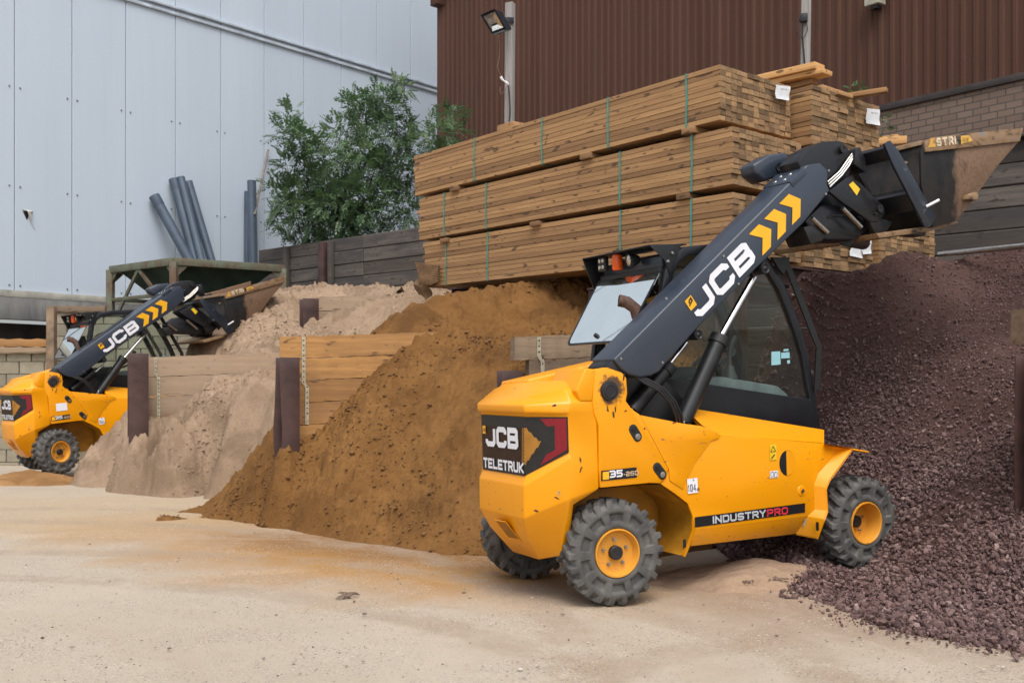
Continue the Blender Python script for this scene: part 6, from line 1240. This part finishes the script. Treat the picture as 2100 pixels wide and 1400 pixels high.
# ------------------------------------------------------------------ litter on the yard
def litter(label, px, py, n, sz, seed):
    d = (CAMH) * FPX / (py - HYP); o = at(px, py, d); rs = random.Random(seed); mb = MB()
    for k in range(n):
        p_ = Vector((rs.gauss(0, sz), rs.gauss(0, sz * .6), abs(rs.gauss(0, sz * .18)) + .006)); a = rs.uniform(0, 6.3); u_ = Vector((math.cos(a), math.sin(a), rs.uniform(-.3, .5))) * rs.uniform(.3, .9) * sz; v_ = Vector((-math.sin(a), math.cos(a), rs.uniform(-.2, .6))) * rs.uniform(.12, .3) * sz
        mb.loft([[p_ - u_ - v_ * .2, p_ - u_ * .3 - v_, p_ + u_ * .6 - v_ * .7, p_ + u_], [p_ - u_ + Vector((0, 0, .004)), p_ - u_ * .2 + v_ * .2 + Vector((0, 0, .012)), p_ + u_ * .5 + v_ * .3 + Vector((0, 0, .010)), p_ + u_ + Vector((0, 0, .003))], [p_ - u_ + v_ * .2, p_ - u_ * .3 + v_, p_ + u_ * .6 + v_ * .7, p_ + u_ + v_ * .1]], False, False, False)
    ob = mb.build('leaf_litter', M['litter'], smooth=0); ob.location = (o.x, o.y, 0.006); tag(ob, label, 'litter'); return ob
M['litter'] = simple('dry_leaf', (.14, .095, .07), .8, 0, .6, 40)
litter('small clump of dry leaves lying alone on the pale yard', 710, 1225, 14, .045, 1)
ob = litter('dark scrap of leaves on the dust heap between the wheels', 1588, 1204, 20, .035, 2); ob.location.z = .05
ob = litter('tiny leaf scrap left of the larger one on the dust heap', 1538, 1208, 9, .02, 3); ob.location.z = .04
def pebbles():
    N = 900; rg = np.random.default_rng(77); px = rg.uniform(-50, 2150, N); py = 1010 + 390 * rg.random(N) ** .8; d = CAMH * FPX / (py - HYP)
    X = (px - CXP) / FPX * d; ok = (px < 1500 + (py - 1180) * 1.2) | (py > 1300); X, d = X[ok], d[ok]; n = len(X)
    bm = bmesh.new(); bmesh.ops.create_icosphere(bm, subdivisions=1, radius=1); B_ = np.array([v.co[:] for v in bm.verts]); T = np.array([[v.index for v in f.verts] for f in bm.faces]); bm.free()
    sz = np.clip(np.exp(rg.normal(-5.6, .5, n)), .0015, .012)
    P = B_[None] * (1 + rg.normal(0, .15, (n, 12 if len(B_) == 12 else len(B_)))[:, :, None]) * (sz[:, None] * np.stack([rg.uniform(.8, 1.5, n), rg.uniform(.7, 1.2, n), rg.uniform(.4, .7, n)], 1))[:, None]
    P = P + np.stack([X, d, sz * .3 + .006], 1)[:, None]; F = (T[None] + (np.arange(n) * len(B_))[:, None, None]).reshape(-1, 3)
    tag(np_mesh('pebbles', P.reshape(-1, 3), F, M['pebble'], None, False, {'rnd': np.repeat(rg.random(n), len(B_))}), 'scattered small pebbles and grit over the dusty yard', 'pebbles', None, 'stuff')
t = NT('yard_pebble'); t.base(t.ramp(t.attr('rnd'), [(0, (.10, .085, .075)), (.5, (.24, .19, .15)), (1, (.50, .45, .40))])).rough(.9); M['pebble'] = t.m
pebbles()
def clods(src, name, mat, N, seed, label, smin=.006, smax=.04, mu=-4.4):
    V, F = PILES[src]; c = V[F].mean(1); a = V[F]; rg = np.random.default_rng(seed); nr = np.cross(a[:, 2] - a[:, 0], a[:, 3] - a[:, 1]); nr /= np.linalg.norm(nr, axis=1)[:, None] + 1e-9
    px = CXP + FPX * c[:, 0] / c[:, 1]; ok = np.where((c[:, 2] > .0) & (px > -30) & (px < 1500) & (nr[:, 1] < .3))[0]
    dn = np.clip(fbm(c[ok][:, 0], c[ok][:, 1], 1.1, 3, seed) * 7 + .25 + 1.0 * np.clip(.4 - c[ok][:, 2], 0, 1), .03, 2); dn = dn / np.clip(nr[ok][:, 2], .25, 1); pick = rg.choice(ok, N, p=dn / dn.sum())
    sz = np.clip(np.exp(rg.normal(mu, .55, N)), smin, smax); pos = c[pick] + rg.normal(0, .008, (N, 3)) + nr[pick] * (sz * .25)[:, None]
    bm = bmesh.new(); bmesh.ops.create_icosphere(bm, subdivisions=1, radius=1); B_ = np.array([v.co[:] for v in bm.verts]); T = np.array([[v.index for v in f.verts] for f in bm.faces]); bm.free()
    P = B_[None] * (1 + rg.normal(0, .2, (N, len(B_))))[:, :, None] * (sz[:, None] * np.stack([rg.uniform(.8, 1.4, N), rg.uniform(.8, 1.3, N), rg.uniform(.5, .9, N)], 1))[:, None] + pos[:, None]
    tag(np_mesh(name, P.reshape(-1, 3), (T[None] + (np.arange(N) * len(B_))[:, None, None]).reshape(-1, 3), mat, None, True), label, 'clods', None, 'stuff')
clods('brown_sand_heap', 'brown_sand_clods', M['oclod'], 8000, 61, 'crumbly clods of brown sand over the face of the brown heap', .003, .026, -5.1)
clods('pale_sand_heap', 'pale_sand_clods', M['lclod'], 7000, 62, 'crumbly clods of pale sand over the pale heap', .004, .02, -5.1)
clods('upper_sand_heap', 'upper_sand_clods', M['lclod'], 3500, 63, 'crumbly clods of pale sand over the upper heap at the back', .005, .025, -5.0)
